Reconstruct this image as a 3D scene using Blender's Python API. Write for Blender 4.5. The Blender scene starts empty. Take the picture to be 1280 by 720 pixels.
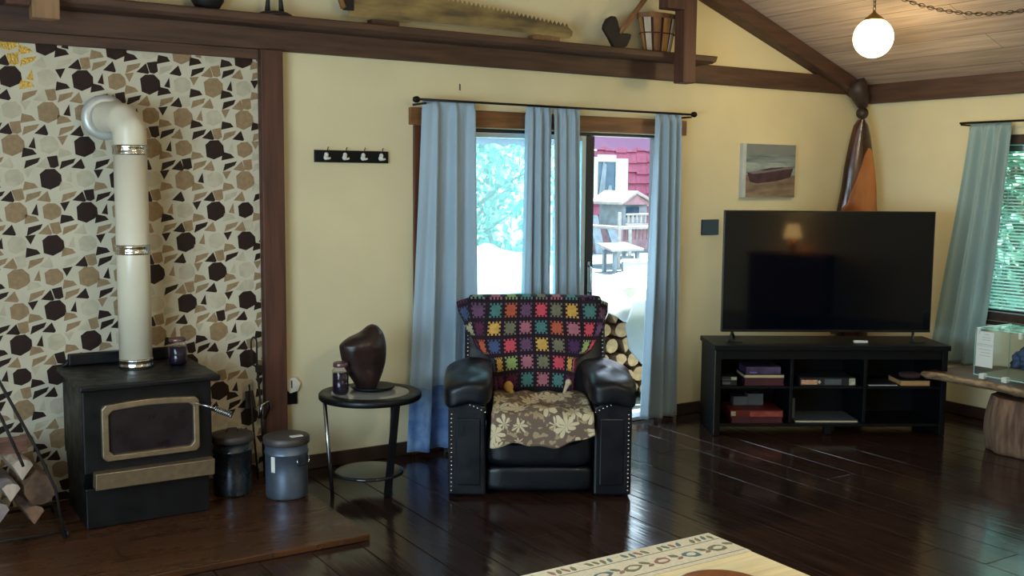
import bpy, bmesh, math, random
from mathutils import Vector, Matrix, noise as mnoise
R = math.radians
PI = math.pi
scene = bpy.context.scene
COL = scene.collection
random.seed(7)

# ------------------------------------------------------------------ materials
def lin(c):
    out = []
    for v in c:
        v /= 255.0
        out.append(v / 12.92 if v <= 0.04045 else ((v + 0.055) / 1.055) ** 2.4)
    return out

def M(name, rgb, rough=0.5, metal=0.0, spec=0.5, var=0.0, vscale=(6, 6, 6), bump=0.0, bscale=(40, 40, 40), rvar=0.0, coat=0.0, rgb2=None, sheen=0.0):
    m = bpy.data.materials.new(name)
    m.use_nodes = True
    nt = m.node_tree
    b = nt.nodes['Principled BSDF']
    c = lin(rgb)
    b.inputs['Base Color'].default_value = (*c, 1)
    b.inputs['Roughness'].default_value = rough
    b.inputs['Metallic'].default_value = metal
    b.inputs['Specular IOR Level'].default_value = spec
    b.inputs['Coat Weight'].default_value = coat
    b.inputs['Coat Roughness'].default_value = 0.15
    b.inputs['Sheen Weight'].default_value = sheen
    tc = nt.nodes.new('ShaderNodeTexCoord')
    def noise(sc, detail=4):
        mp = nt.nodes.new('ShaderNodeMapping')
        mp.inputs['Scale'].default_value = sc
        nt.links.new(tc.outputs['Object'], mp.inputs['Vector'])
        n = nt.nodes.new('ShaderNodeTexNoise')
        n.inputs['Scale'].default_value = 1.0
        n.inputs['Detail'].default_value = detail
        nt.links.new(mp.outputs['Vector'], n.inputs['Vector'])
        return n
    if var or rgb2:
        n = noise(vscale)
        rp = nt.nodes.new('ShaderNodeValToRGB')
        c2 = lin(rgb2) if rgb2 else [min(1, v * (1 + var)) for v in c]
        c1 = c if rgb2 else [v * (1 - var) for v in c]
        rp.color_ramp.elements[0].position = 0.35
        rp.color_ramp.elements[1].position = 0.65
        rp.color_ramp.elements[0].color = (*c1, 1)
        rp.color_ramp.elements[1].color = (*c2, 1)
        nt.links.new(n.outputs['Fac'], rp.inputs['Fac'])
        nt.links.new(rp.outputs['Color'], b.inputs['Base Color'])
    if rvar:
        n = noise(tuple(v * 1.7 for v in vscale), 6)
        mr = nt.nodes.new('ShaderNodeMapRange')
        mr.inputs['From Min'].default_value = 0.3
        mr.inputs['From Max'].default_value = 0.7
        mr.inputs['To Min'].default_value = max(0.03, rough - rvar)
        mr.inputs['To Max'].default_value = rough + rvar
        nt.links.new(n.outputs['Fac'], mr.inputs['Value'])
        nt.links.new(mr.outputs['Result'], b.inputs['Roughness'])
    if bump:
        n = noise(bscale, 5)
        bp = nt.nodes.new('ShaderNodeBump')
        bp.inputs['Strength'].default_value = bump
        bp.inputs['Distance'].default_value = 0.01
        nt.links.new(n.outputs['Fac'], bp.inputs['Height'])
        nt.links.new(bp.outputs['Normal'], b.inputs['Normal'])
    return m

def planks(name, rgb_a, rgb_b, rgb_gap, width, length, along, rough, rvar=0.0, bump=0.15, spec=0.5, gap=0.004, var=0.5, patch=0.0):
    """boards running along 'x' or 'y', with seams, grain and worn gloss"""
    m = bpy.data.materials.new(name)
    m.use_nodes = True
    nt = m.node_tree
    b = nt.nodes['Principled BSDF']
    b.inputs['Specular IOR Level'].default_value = spec
    tc = nt.nodes.new('ShaderNodeTexCoord')
    mp = nt.nodes.new('ShaderNodeMapping')
    if along == 'y':
        mp.inputs['Rotation'].default_value = (0, 0, R(90))
    nt.links.new(tc.outputs['Object'], mp.inputs['Vector'])
    br = nt.nodes.new('ShaderNodeTexBrick')
    br.inputs['Scale'].default_value = 1.0
    br.inputs['Brick Width'].default_value = length
    br.inputs['Row Height'].default_value = width
    br.inputs['Mortar Size'].default_value = gap
    br.inputs['Mortar Smooth'].default_value = 0.2
    br.inputs['Bias'].default_value = 0.0
    br.offset = 0.37
    br.inputs['Color1'].default_value = (*lin(rgb_a), 1)
    br.inputs['Color2'].default_value = (*lin(rgb_b), 1)
    br.inputs['Mortar'].default_value = (*lin(rgb_gap), 1)
    nt.links.new(mp.outputs['Vector'], br.inputs['Vector'])
    mp2 = nt.nodes.new('ShaderNodeMapping')
    mp2.inputs['Scale'].default_value = (1.3, 22, 1.3)
    nt.links.new(mp.outputs['Vector'], mp2.inputs['Vector'])
    n = nt.nodes.new('ShaderNodeTexNoise')
    n.inputs['Scale'].default_value = 1.6
    n.inputs['Detail'].default_value = 7
    nt.links.new(mp2.outputs['Vector'], n.inputs['Vector'])
    mr = nt.nodes.new('ShaderNodeMapRange')
    mr.inputs['From Min'].default_value = 0.3
    mr.inputs['From Max'].default_value = 0.7
    mr.inputs['To Min'].default_value = 1 - var
    mr.inputs['To Max'].default_value = 1 + var
    nt.links.new(n.outputs['Fac'], mr.inputs['Value'])
    mx = nt.nodes.new('ShaderNodeMixRGB')
    mx.blend_type = 'MULTIPLY'
    mx.inputs['Fac'].default_value = 1
    nt.links.new(br.outputs['Color'], mx.inputs[1])
    nt.links.new(mr.outputs['Result'], mx.inputs[2])
    nt.links.new(mx.outputs['Color'], b.inputs['Base Color'])
    n3 = nt.nodes.new('ShaderNodeTexNoise')
    n3.inputs['Scale'].default_value = 2.2
    n3.inputs['Detail'].default_value = 8
    n3.inputs['Roughness'].default_value = 0.65
    mp3 = nt.nodes.new('ShaderNodeMapping')
    mp3.inputs['Scale'].default_value = (1.0, 5.0, 1.0)
    nt.links.new(mp.outputs['Vector'], mp3.inputs['Vector'])
    nt.links.new(mp3.outputs['Vector'], n3.inputs['Vector'])
    mr2 = nt.nodes.new('ShaderNodeMapRange')
    mr2.inputs['From Min'].default_value = 0.32
    mr2.inputs['From Max'].default_value = 0.68
    mr2.inputs['To Min'].default_value = max(0.04, rough - rvar)
    mr2.inputs['To Max'].default_value = rough + rvar
    nt.links.new(n3.outputs['Fac'], mr2.inputs['Value'])
    nt.links.new(mr2.outputs['Result'], b.inputs['Roughness'])
    # shallow cupping and seams
    ad = nt.nodes.new('ShaderNodeMath')
    ad.operation = 'MULTIPLY_ADD'
    nt.links.new(br.outputs['Fac'], ad.inputs[0])
    ad.inputs[1].default_value = -1.2
    nt.links.new(n.outputs['Fac'], ad.inputs[2])
    bp = nt.nodes.new('ShaderNodeBump')
    bp.inputs['Strength'].default_value = bump
    bp.inputs['Distance'].default_value = 0.006
    nt.links.new(ad.outputs['Value'], bp.inputs['Height'])
    nt.links.new(bp.outputs['Normal'], b.inputs['Normal'])
    return m

def glass_mat(name, tint=(0.92, 0.97, 0.97), gloss=0.05, haze=0.0, haze_rgb=(200, 225, 225)):
    m = bpy.data.materials.new(name)
    m.use_nodes = True
    nt = m.node_tree
    nt.nodes.clear()
    out = nt.nodes.new('ShaderNodeOutputMaterial')
    tr = nt.nodes.new('ShaderNodeBsdfTransparent')
    tr.inputs['Color'].default_value = (*tint, 1)
    gl = nt.nodes.new('ShaderNodeBsdfGlossy')
    gl.inputs['Roughness'].default_value = 0.02
    lw_ = nt.nodes.new('ShaderNodeLayerWeight')
    lw_.inputs['Blend'].default_value = 0.5
    pw = nt.nodes.new('ShaderNodeMath')
    pw.operation = 'POWER'
    pw.inputs[1].default_value = 5.0
    nt.links.new(lw_.outputs['Facing'], pw.inputs[0])
    fr = nt.nodes.new('ShaderNodeMath')
    fr.operation = 'MULTIPLY_ADD'
    fr.inputs[1].default_value = 0.75
    fr.inputs[2].default_value = 0.025
    nt.links.new(pw.outputs[0], fr.inputs[0])
    mx = nt.nodes.new('ShaderNodeMixShader')
    nt.links.new(fr.outputs[0], mx.inputs['Fac'])
    nt.links.new(tr.outputs['BSDF'], mx.inputs[1])
    nt.links.new(gl.outputs['BSDF'], mx.inputs[2])
    last = mx
    if haze:
        df = nt.nodes.new('ShaderNodeBsdfTranslucent')
        df.inputs['Color'].default_value = (*lin(haze_rgb), 1)
        m2 = nt.nodes.new('ShaderNodeMixShader')
        m2.inputs['Fac'].default_value = haze
        nt.links.new(mx.outputs['Shader'], m2.inputs[1])
        nt.links.new(df.outputs['BSDF'], m2.inputs[2])
        last = m2
    nt.links.new(last.outputs['Shader'], out.inputs['Surface'])
    return m

def emit_mat(name, rgb, strength):
    m = bpy.data.materials.new(name)
    m.use_nodes = True
    b = m.node_tree.nodes['Principled BSDF']
    b.inputs['Base Color'].default_value = (*lin(rgb), 1)
    b.inputs['Emission Color'].default_value = (*lin(rgb), 1)
    b.inputs['Emission Strength'].default_value = strength
    return m

MAT = {}
MAT['wall'] = M('cream plaster', (226, 213, 172), 0.85, var=0.06, vscale=(1.2, 1.2, 1.2), bump=0.05, bscale=(60, 60, 60))
MAT['grout'] = M('tile grout', (204, 196, 172), 0.8, var=0.05)
MAT['cream'] = M('cream tile', (190, 180, 154), 0.7, var=0.1, vscale=(18, 18, 18))
MAT['tan'] = M('tan tile', (150, 124, 90), 0.7, var=0.12, vscale=(40, 40, 40))
MAT['darktile'] = M('dark brown tile', (40, 22, 16), 0.6, spec=0.3, var=0.15, vscale=(20, 20, 20))
MAT['gold'] = M('gold foil tile', (214, 176, 90), 0.35, metal=0.9, bump=0.9, bscale=(90, 90, 90))
MAT['beam'] = M('dark stained beam', (80, 54, 40), 0.6, var=0.3, vscale=(3, 30, 30), bump=0.2, bscale=(6, 60, 60))
MAT['beamy'] = M('dark stained beam across', (80, 54, 40), 0.6, var=0.3, vscale=(30, 3, 30), bump=0.2, bscale=(60, 6, 60))
MAT['post'] = M('dark stained post', (84, 50, 36), 0.6, var=0.3, vscale=(30, 30, 2), bump=0.2, bscale=(60, 60, 5))
MAT['darkpost'] = M('near black bracket wood', (58, 42, 34), 0.5, var=0.25, vscale=(20, 20, 20))
MAT['postend'] = M('lighter brown post', (140, 106, 72), 0.6, var=0.25, vscale=(30, 30, 3))
MAT['casing'] = M('brown pine casing', (122, 80, 44), 0.5, var=0.35, vscale=(2.5, 28, 28), bump=0.1, bscale=(4, 60, 60))
MAT['casingv'] = M('brown pine casing upright', (96, 52, 32), 0.5, var=0.3, vscale=(28, 28, 2.5))
MAT['floor'] = planks('dark floorboards', (54, 36, 29), (37, 26, 23), (37, 26, 23), 0.9, 3.4, 'y', 0.14, 0.07, bump=0.16, spec=0.42, gap=0.0, var=0.6)
MAT['hearth'] = planks('hearth boards', (84, 50, 27), (66, 38, 21), (22, 14, 10), 0.42, 0.95, 'x', 0.3, 0.1, bump=0.12, gap=0.003, var=0.35)
MAT['ceil'] = planks('ceiling boards', (198, 174, 156), (176, 152, 134), (70, 50, 40), 0.2, 2.4, 'y', 0.6, 0.1, bump=0.12, gap=0.002, var=0.24)
MAT['baseboard'] = M('dark baseboard', (56, 38, 28), 0.5, var=0.2)
MAT['leather'] = M('black leather', (11, 16, 24), 0.38, spec=0.4, var=0.2, vscale=(5, 5, 5), bump=0.18, bscale=(22, 22, 22), rvar=0.1)
MAT['nail'] = M('nickel nailheads', (190, 186, 176), 0.25, metal=1)
MAT['blackmetal'] = M('black steel', (8, 10, 14), 0.45, spec=0.35, var=0.2, vscale=(9, 9, 9), rvar=0.1)
MAT['blackwood'] = M('black painted wood', (6, 9, 15), 0.5, spec=0.25, var=0.15, vscale=(8, 8, 8))
MAT['pewter'] = M('brushed pewter', (158, 140, 114), 0.42, metal=0.8, var=0.12, vscale=(30, 30, 30))
MAT['firebrick'] = M('sooted fire glass', (40, 32, 34), 0.15, var=0.3, vscale=(7, 7, 7))
MAT['enamel'] = M('cream enamel pipe', (222, 212, 188), 0.32, var=0.03)
MAT['chrome'] = M('bright chrome', (214, 212, 206), 0.14, metal=1, bump=0.25, bscale=(90, 90, 30))
MAT['steel'] = M('brushed steel', (170, 175, 182), 0.25, metal=1)
MAT['galv'] = M('galvanised steel', (120, 134, 152), 0.42, metal=0.75, var=0.12, vscale=(14, 14, 14), rvar=0.08)
MAT['palesteel'] = M('pale steel', (206, 206, 198), 0.4, metal=0.35, var=0.06)
MAT['galvdark'] = M('weathered galvanised steel', (88, 96, 104), 0.3, metal=0.85, var=0.3, vscale=(10, 10, 10), rvar=0.1)
MAT['lidmat'] = M('dull can lid', (84, 78, 76), 0.5, metal=0.5, var=0.15)
MAT['white'] = M('white plastic', (226, 224, 214), 0.4)
MAT['paper'] = M('white paper', (228, 228, 220), 0.8, var=0.04)
MAT['curtain'] = M('slate blue curtain', (158, 180, 196), 0.55, var=0.06, vscale=(2, 2, 2), bump=0.08, bscale=(160, 160, 8), sheen=0.3)
MAT['curtain_sunlit'] = M('sunlit curtain foot', (82, 118, 176), 0.6, rgb2=(132, 164, 204), vscale=(11, 11, 11), sheen=0.3)  # sun on the curtain foot painted as a stronger mottled blue
MAT['curtain2'] = M('sage blue curtain', (142, 166, 164), 0.6, var=0.06, vscale=(2, 2, 2), sheen=0.3)
MAT['bronze'] = M('dark bronze rod', (32, 26, 24), 0.4, metal=0.7)
MAT['screen'] = M('tv screen', (3, 7, 17), 0.05, spec=0.38)
MAT['bezel'] = M('tv bezel', (12, 13, 16), 0.35)
MAT['tvback'] = M('tv back', (20, 20, 22), 0.6)
MAT['sculpt'] = M('dark burl', (44, 30, 28), 0.34, var=0.45, vscale=(9, 9, 9), bump=0.4, bscale=(14, 14, 14))
MAT['candle'] = M('dark jar wax', (26, 20, 34), 0.2)
MAT['jarglass'] = glass_mat('jar glass', (0.9, 0.88, 0.95))
MAT['copper'] = M('tarnished lid', (122, 92, 92), 0.35, metal=0.6)
MAT['glasstop'] = M('glass insert with painted reflection', (150, 154, 150), 0.06, spec=0.7)  # pale base colour puts the wall's reflection into the glass
MAT['shelfglass'] = M('dark smoked glass shelf', (30, 32, 36), 0.08, spec=0.6)
MAT['doorglass'] = glass_mat('door glass', (0.84, 0.95, 0.95), haze=0.07)
MAT['winglass'] = glass_mat('window glass', (0.92, 0.98, 0.97))
MAT['aluminium'] = M('pale aluminium', (196, 204, 208), 0.4, metal=0.3)
MAT['doorblack'] = M('black door stile', (30, 32, 36), 0.4)
MAT['blind'] = M('pale blind slats', (150, 192, 178), 0.5)
MAT['slabtop'] = M('live edge slab', (104, 72, 48), 0.4, rgb2=(66, 42, 28), vscale=(16, 2.2, 16), bump=0.1, bscale=(40, 6, 40))
MAT['slabedge'] = M('pale live edge', (176, 148, 112), 0.7, rgb2=(112, 84, 58), vscale=(14, 14, 40), bump=0.4, bscale=(30, 30, 60))
MAT['bark'] = M('grey brown stump', (136, 106, 84), 0.85, rgb2=(86, 64, 50), vscale=(26, 26, 4), bump=0.8, bscale=(30, 30, 6))
MAT['cutwood'] = M('stump top', (92, 64, 44), 0.7, var=0.3, vscale=(20, 20, 20))
MAT['cypress'] = M('varnished brown wood', (86, 46, 24), 0.16, rgb2=(40, 20, 13), vscale=(22, 22, 1.6), coat=0.5, bump=0.25, bscale=(40, 40, 5))
MAT['cypressface'] = M('varnished amber heartwood', (176, 104, 46), 0.16, rgb2=(128, 66, 30), vscale=(7, 7, 2.2), coat=0.5)
MAT['acrylic'] = glass_mat('clear acrylic', (0.93, 0.97, 0.98))
MAT['bluewrap'] = M('blue grey wrap', (92, 108, 140), 0.25, rgb2=(44, 50, 74), vscale=(16, 16, 16), bump=0.9, bscale=(30, 30, 30))
MAT['globe'] = emit_mat('lit milk glass', (255, 232, 170), 7.0)
MAT['shade'] = emit_mat('lit lamp shade', (255, 205, 125), 9.0)
MAT['brass'] = M('aged brass', (150, 124, 74), 0.35, metal=0.9)
MAT['chain'] = M('old brass chain', (92, 74, 50), 0.45, metal=0.8)
MAT['sawblade'] = M('rusted saw steel with highlights', (112, 104, 84), 0.36, metal=0.75, rgb2=(190, 172, 120), vscale=(3, 3, 12), bump=0.12)  # pale tan patches paint lamp highlights onto the rusty blade
MAT['iron'] = M('old dark iron', (38, 34, 32), 0.6, metal=0.3, var=0.3, vscale=(12, 12, 12))
MAT['handlewood'] = M('worn handle wood', (134, 92, 52), 0.55, var=0.3, vscale=(18, 18, 18))
MAT['slata'] = M('basket slat tan', (170, 120, 66), 0.6, var=0.25, vscale=(30, 30, 6))
MAT['slatb'] = M('basket slat pale', (196, 184, 158), 0.65, var=0.15, vscale=(30, 30, 6))
MAT['slatc'] = M('basket slat brown', (126, 86, 52), 0.6, var=0.25, vscale=(30, 30, 6))
MAT['gapdark'] = M('basket inner', (58, 24, 14), 0.8)
MAT['rusty'] = M('rust wire', (96, 44, 26), 0.6, metal=0.4)
MAT['pine'] = M('pale pine tabletop', (238, 220, 172), 0.4, var=0.14, vscale=(2, 30, 2), bump=0.04)
MAT['runner'] = M('cream woven runner', (222, 212, 184), 0.85, var=0.08, vscale=(70, 70, 70), bump=0.3, bscale=(240, 240, 240))
MAT['teal'] = M('teal yarn', (92, 120, 120), 0.9)
MAT['rose'] = M('dusty rose yarn', (150, 112, 96), 0.9)
MAT['olive'] = M('olive yarn', (122, 118, 88), 0.9)
MAT['browndish'] = M('brown wooden dish', (120, 70, 34), 0.35, var=0.25, vscale=(8, 30, 8))
MAT['logend'] = M('cut log end', (176, 148, 108), 0.8, var=0.2, vscale=(22, 22, 22))
MAT['logbark'] = M('log bark', (118, 90, 68), 0.9, var=0.4, vscale=(14, 14, 14), bump=0.7, bscale=(30, 30, 30))
MAT['logdark'] = M('dark cut end', (104, 76, 56), 0.85, rgb2=(66, 48, 38), vscale=(18, 18, 18))
MAT['logpale'] = M('pale split wood', (178, 160, 144), 0.8, var=0.2, vscale=(20, 20, 4))
MAT['logred'] = M('reddish split wood', (112, 78, 64), 0.8, var=0.3, vscale=(4, 20, 20))
MAT['loggrey'] = M('grey split wood', (134, 122, 120), 0.85, var=0.25, vscale=(4, 20, 20))
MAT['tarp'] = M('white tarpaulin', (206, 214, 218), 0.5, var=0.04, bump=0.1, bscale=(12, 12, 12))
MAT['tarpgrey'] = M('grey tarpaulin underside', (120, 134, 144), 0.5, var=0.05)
MAT['shingle'] = M('rose red shingles', (140, 66, 88), 0.8, var=0.12, vscale=(10, 10, 10), bump=0.3)
MAT['whitetrim'] = M('white peeling trim', (188, 194, 192), 0.7, var=0.08, vscale=(12, 12, 12))
MAT['paleblue'] = M('weathered grey boards', (112, 120, 128), 0.75, var=0.18, vscale=(10, 10, 10))
MAT['bluedark'] = M('dim pane', (34, 58, 78), 0.2, var=0.3)
MAT['play'] = M('weathered play house wood', (146, 140, 138), 0.8, var=0.15, vscale=(10, 10, 10))
MAT['playpink'] = M('rosy play house boards', (142, 108, 114), 0.8, var=0.15, vscale=(10, 10, 10))
MAT['ground'] = M('pale sandy yard', (76, 90, 98), 0.95, rgb2=(104, 114, 118), vscale=(2, 2, 2))
MAT['lawn'] = M('shaded green lawn', (58, 88, 58), 0.95, rgb2=(84, 110, 70), vscale=(4, 4, 4))  # shade is put into the grass colour
MAT['leafa'] = M('teal green leaves', (60, 112, 92), 0.7, rgb2=(96, 142, 112), vscale=(3, 3, 3))
MAT['leafb'] = M('yellow green leaves', (96, 128, 64), 0.7, rgb2=(54, 96, 60), vscale=(3, 3, 3))
MAT['trunk'] = M('grey trunk', (120, 110, 98), 0.9, var=0.3, vscale=(14, 14, 3))
MAT['awning'] = M('mauve awning cloth', (148, 120, 150), 0.8, var=0.08)
am = MAT['awning']
_nt = am.node_tree
_tl = _nt.nodes.new('ShaderNodeBsdfTranslucent')
_tl.inputs['Color'].default_value = (*lin((176, 150, 178)), 1)
_mx = _nt.nodes.new('ShaderNodeMixShader')
_mx.inputs['Fac'].default_value = .5
_nt.links.new(_nt.nodes['Principled BSDF'].outputs['BSDF'], _mx.inputs[1])
_nt.links.new(_tl.outputs['BSDF'], _mx.inputs[2])
_nt.links.new(_mx.outputs['Shader'], _nt.nodes['Material Output'].inputs['Surface'])
MAT['navy'] = M('navy plate', (22, 26, 40), 0.4)
MAT['hexwhite'] = M('white hexagon', (230, 226, 208), 0.5)

def floral():
    m = bpy.data.materials.new('taupe floral fabric')
    m.use_nodes = True
    nt = m.node_tree
    b = nt.nodes['Principled BSDF']
    b.inputs['Roughness'].default_value = 0.9
    tc = nt.nodes.new('ShaderNodeTexCoord')
    def math_(op, a, b=None):
        nd = nt.nodes.new('ShaderNodeMath')
        nd.operation = op
        for i, q in enumerate((a, b)):
            if q is None:
                continue
            if isinstance(q, (int, float)):
                nd.inputs[i].default_value = q
            else:
                nt.links.new(q, nd.inputs[i])
        return nd.outputs[0]
    n = nt.nodes.new('ShaderNodeTexNoise')
    n.inputs['Scale'].default_value = 9
    n.inputs['Detail'].default_value = 2
    nt.links.new(tc.outputs['UV'], n.inputs['Vector'])
    v = nt.nodes.new('ShaderNodeTexVoronoi')
    v.inputs['Scale'].default_value = 4.6
    v.inputs['Randomness'].default_value = .75
    nt.links.new(tc.outputs['UV'], v.inputs['Vector'])
    sb_ = nt.nodes.new('ShaderNodeVectorMath')
    sb_.operation = 'SUBTRACT'
    nt.links.new(tc.outputs['UV'], sb_.inputs[0])
    nt.links.new(v.outputs['Position'], sb_.inputs[1])
    sx = nt.nodes.new('ShaderNodeSeparateXYZ')
    nt.links.new(sb_.outputs['Vector'], sx.inputs['Vector'])
    ang = math_('ARCTAN2', sx.outputs['Y'], sx.outputs['X'])
    pet = math_('ABSOLUTE', math_('COSINE', math_('MULTIPLY', ang, 3.5)))
    lim = math_('ADD', math_('MULTIPLY', pet, .2), .36)
    lim = math_('ADD', lim, math_('MULTIPLY', math_('SUBTRACT', n.outputs['Fac'], .5), .35))
    d = math_('SUBTRACT', lim, v.outputs['Distance'])
    inside = math_('GREATER_THAN', d, 0.0)
    # darker veins between the petals and a ring at the heart
    vein = math_('MULTIPLY', math_('LESS_THAN', pet, .22), math_('GREATER_THAN', v.outputs['Distance'], .13))
    ring_ = math_('LESS_THAN', math_('ABSOLUTE', math_('SUBTRACT', v.outputs['Distance'], .12)), .018)
    n2 = nt.nodes.new('ShaderNodeTexNoise')
    n2.inputs['Scale'].default_value = 16
    n2.inputs['Detail'].default_value = 1
    nt.links.new(tc.outputs['UV'], n2.inputs['Vector'])
    leaf = math_('GREATER_THAN', n2.outputs['Fac'], .57)
    def mix_(f, a, b):
        nd = nt.nodes.new('ShaderNodeMixRGB')
        nt.links.new(f, nd.inputs['Fac'])
        for i, q in ((1, a), (2, b)):
            if isinstance(q, tuple):
                nd.inputs[i].default_value = (*lin(q), 1)
            else:
                nt.links.new(q, nd.inputs[i])
        return nd.outputs['Color']
    ground_ = mix_(leaf, (112, 94, 80), (164, 144, 112))
    fl = mix_(math_('MAXIMUM', vein, ring_), (208, 194, 160), (150, 130, 102))
    nt.links.new(mix_(inside, ground_, fl), b.inputs['Base Color'])
    return m
MAT['floral'] = floral()

# ------------------------------------------------------------------ mesh collector
class MB:
    def __init__(self):
        self.v, self.f, self.mi, self.sm = [], [], [], []
        self.uv = None
    def _add(self, vs, fs, mi=0, smooth=False):
        b = len(self.v)
        self.v += [Vector(p) for p in vs]
        for f in fs:
            self.f.append(tuple(b + i for i in f))
            self.mi.append(mi)
            self.sm.append(smooth)
        return self
    def box(self, x0, x1, y0, y1, z0, z1, mi=0):
        vs = [(x0, y0, z0), (x1, y0, z0), (x1, y1, z0), (x0, y1, z0), (x0, y0, z1), (x1, y0, z1), (x1, y1, z1), (x0, y1, z1)]
        return self._add(vs, [(0, 3, 2, 1), (4, 5, 6, 7), (0, 1, 5, 4), (1, 2, 6, 5), (2, 3, 7, 6), (3, 0, 4, 7)], mi)
    def hexa(self, pts, mi=0):
        """8 corners in the order of box()"""
        return self._add(pts, [(0, 3, 2, 1), (4, 5, 6, 7), (0, 1, 5, 4), (1, 2, 6, 5), (2, 3, 7, 6), (3, 0, 4, 7)], mi)
    def tube(self, pts, r, n=10, mi=0, cap=True, closed=False):
        pts = [Vector(p) for p in pts]
        rs = r if isinstance(r, (list, tuple)) else [r] * len(pts)
        up, rings = None, []
        N = len(pts)
        for i, p in enumerate(pts):
            if closed:
                t = pts[(i + 1) % N] - pts[i - 1]
            else:
                t = pts[min(i + 1, N - 1)] - pts[max(i - 1, 0)]
            t.normalize()
            if up is None:
                a = Vector((0, 0, 1)) if abs(t.z) < 0.9 else Vector((1, 0, 0))
                up = (a - t * a.dot(t)).normalized()
            else:
                up = up - t * up.dot(t)
                up.normalize()
            s = t.cross(up)
            rings.append([p + (up * math.cos(2 * PI * k / n) + s * math.sin(2 * PI * k / n)) * rs[i] for k in range(n)])
        vs = [q for rg in rings for q in rg]
        fs = []
        for i in range(N if closed else N - 1):
            j = (i + 1) % N
            for k in range(n):
                fs.append((i * n + k, i * n + (k + 1) % n, j * n + (k + 1) % n, j * n + k))
        self._add(vs, fs, mi, True)
        if cap and not closed:
            b = len(self.v) - len(vs)
            self.f.append(tuple(b + k for k in reversed(range(n)))); self.mi.append(mi); self.sm.append(False)
            self.f.append(tuple(b + (N - 1) * n + k for k in range(n))); self.mi.append(mi); self.sm.append(False)
        return self
    def lathe(self, prof, c=(0, 0, 0), n=32, mi=0, axis='z', smooth=True):
        """prof: (radius, height) from bottom to top"""
        c = Vector(c)
        vs = []
        for r, h in prof:
            for k in range(n):
                a = 2 * PI * k / n
                p = Vector((r * math.cos(a), r * math.sin(a), h))
                if axis == 'y':
                    p = Vector((p.x, -p.z, p.y))
                elif axis == 'x':
                    p = Vector((p.z, p.x, p.y))
                vs.append(c + p)
        fs = []
        for i in range(len(prof) - 1):
            for k in range(n):
                fs.append((i * n + k, i * n + (k + 1) % n, (i + 1) * n + (k + 1) % n, (i + 1) * n + k))
        self._add(vs, fs, mi, smooth)
        b = len(self.v) - len(vs)
        if prof[0][0] > 1e-5:
            self.f.append(tuple(b + k for k in reversed(range(n)))); self.mi.append(mi); self.sm.append(False)
        if prof[-1][0] > 1e-5:
            self.f.append(tuple(b + (len(prof) - 1) * n + k for k in range(n))); self.mi.append(mi); self.sm.append(False)
        return self
    def ball(self, c, r, n=16, m=10, mi=0, sx=1, sy=1, sz=1):
        c = Vector(c)
        vs, fs = [], []
        for i in range(m + 1):
            th = PI * i / m
            for k in range(n):
                a = 2 * PI * k / n
                vs.append(c + Vector((r * sx * math.sin(th) * math.cos(a), r * sy * math.sin(th) * math.sin(a), -r * sz * math.cos(th))))
        for i in range(m):
            for k in range(n):
                fs.append((i * n + k, i * n + (k + 1) % n, (i + 1) * n + (k + 1) % n, (i + 1) * n + k))
        return self._add(vs, fs, mi, True)
    def grid(self, fn, nu, nv, mi=0, thick=0.0, smooth=True, mfn=None):
        """fn(s, t) -> point; thick gives the sheet a back side along the surface normal"""
        P = [[Vector(fn(i / nu, j / nv)) for i in range(nu + 1)] for j in range(nv + 1)]
        vs = [q for row in P for q in row]
        fs, ms = [], []
        W = nu + 1
        for j in range(nv):
            for i in range(nu):
                fs.append((j * W + i, j * W + i + 1, (j + 1) * W + i + 1, (j + 1) * W + i))
                ms.append(mfn(i, j) if mfn else mi)
        if thick:
            off = len(vs)
            back = []
            for j in range(nv + 1):
                for i in range(nu + 1):
                    du = P[j][min(i + 1, nu)] - P[j][max(i - 1, 0)]
                    dv = P[min(j + 1, nv)][i] - P[max(j - 1, 0)][i]
                    nrm = du.cross(dv)
                    if nrm.length > 1e-12:
                        nrm.normalize()
                    back.append(P[j][i] - nrm * thick)
            vs += back
            front = list(fs)
            fs = fs + [tuple(off + i for i in reversed(f)) for f in front]
            ms = ms + ms
            rim = [j * W for j in range(nv + 1)]
            for j in range(nv):
                fs.append((j * W, (j + 1) * W, off + (j + 1) * W, off + j * W)); ms.append(ms[j * nu])
                a = j * W + nu
                fs.append((a + W, a, off + a, off + a + W)); ms.append(ms[j * nu + nu - 1])
            for i in range(nu):
                fs.append((i + 1, i, off + i, off + i + 1)); ms.append(ms[i])
                a = nv * W + i
                fs.append((a, a + 1, off + a + 1, off + a)); ms.append(ms[(nv - 1) * nu + i])
        b = len(self.v)
        self.v += vs
        for f, m_ in zip(fs, ms):
            self.f.append(tuple(b + i for i in f)); self.mi.append(m_); self.sm.append(smooth)
        return self
    def prism(self, poly, d0, d1, plane='xz', mi=0, mi_side=None, smooth=False):
        """poly: 2-D outline; extruded along the third axis from d0 to d1"""
        n = len(poly)
        def P(a, b, d):
            return {'xz': (a, d, b), 'xy': (a, b, d), 'yz': (d, a, b)}[plane]
        vs = [P(a, b, d0) for a, b in poly] + [P(a, b, d1) for a, b in poly]
        b0 = len(self.v)
        self.v += [Vector(p) for p in vs]
        ms = mi if mi_side is None else mi_side
        self.f.append(tuple(b0 + i for i in range(n))); self.mi.append(mi); self.sm.append(False)
        self.f.append(tuple(b0 + n + i for i in reversed(range(n)))); self.mi.append(mi); self.sm.append(False)
        for i in range(n):
            j = (i + 1) % n
            self.f.append((b0 + j, b0 + i, b0 + n + i, b0 + n + j)); self.mi.append(ms); self.sm.append(smooth)
        return self
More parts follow.
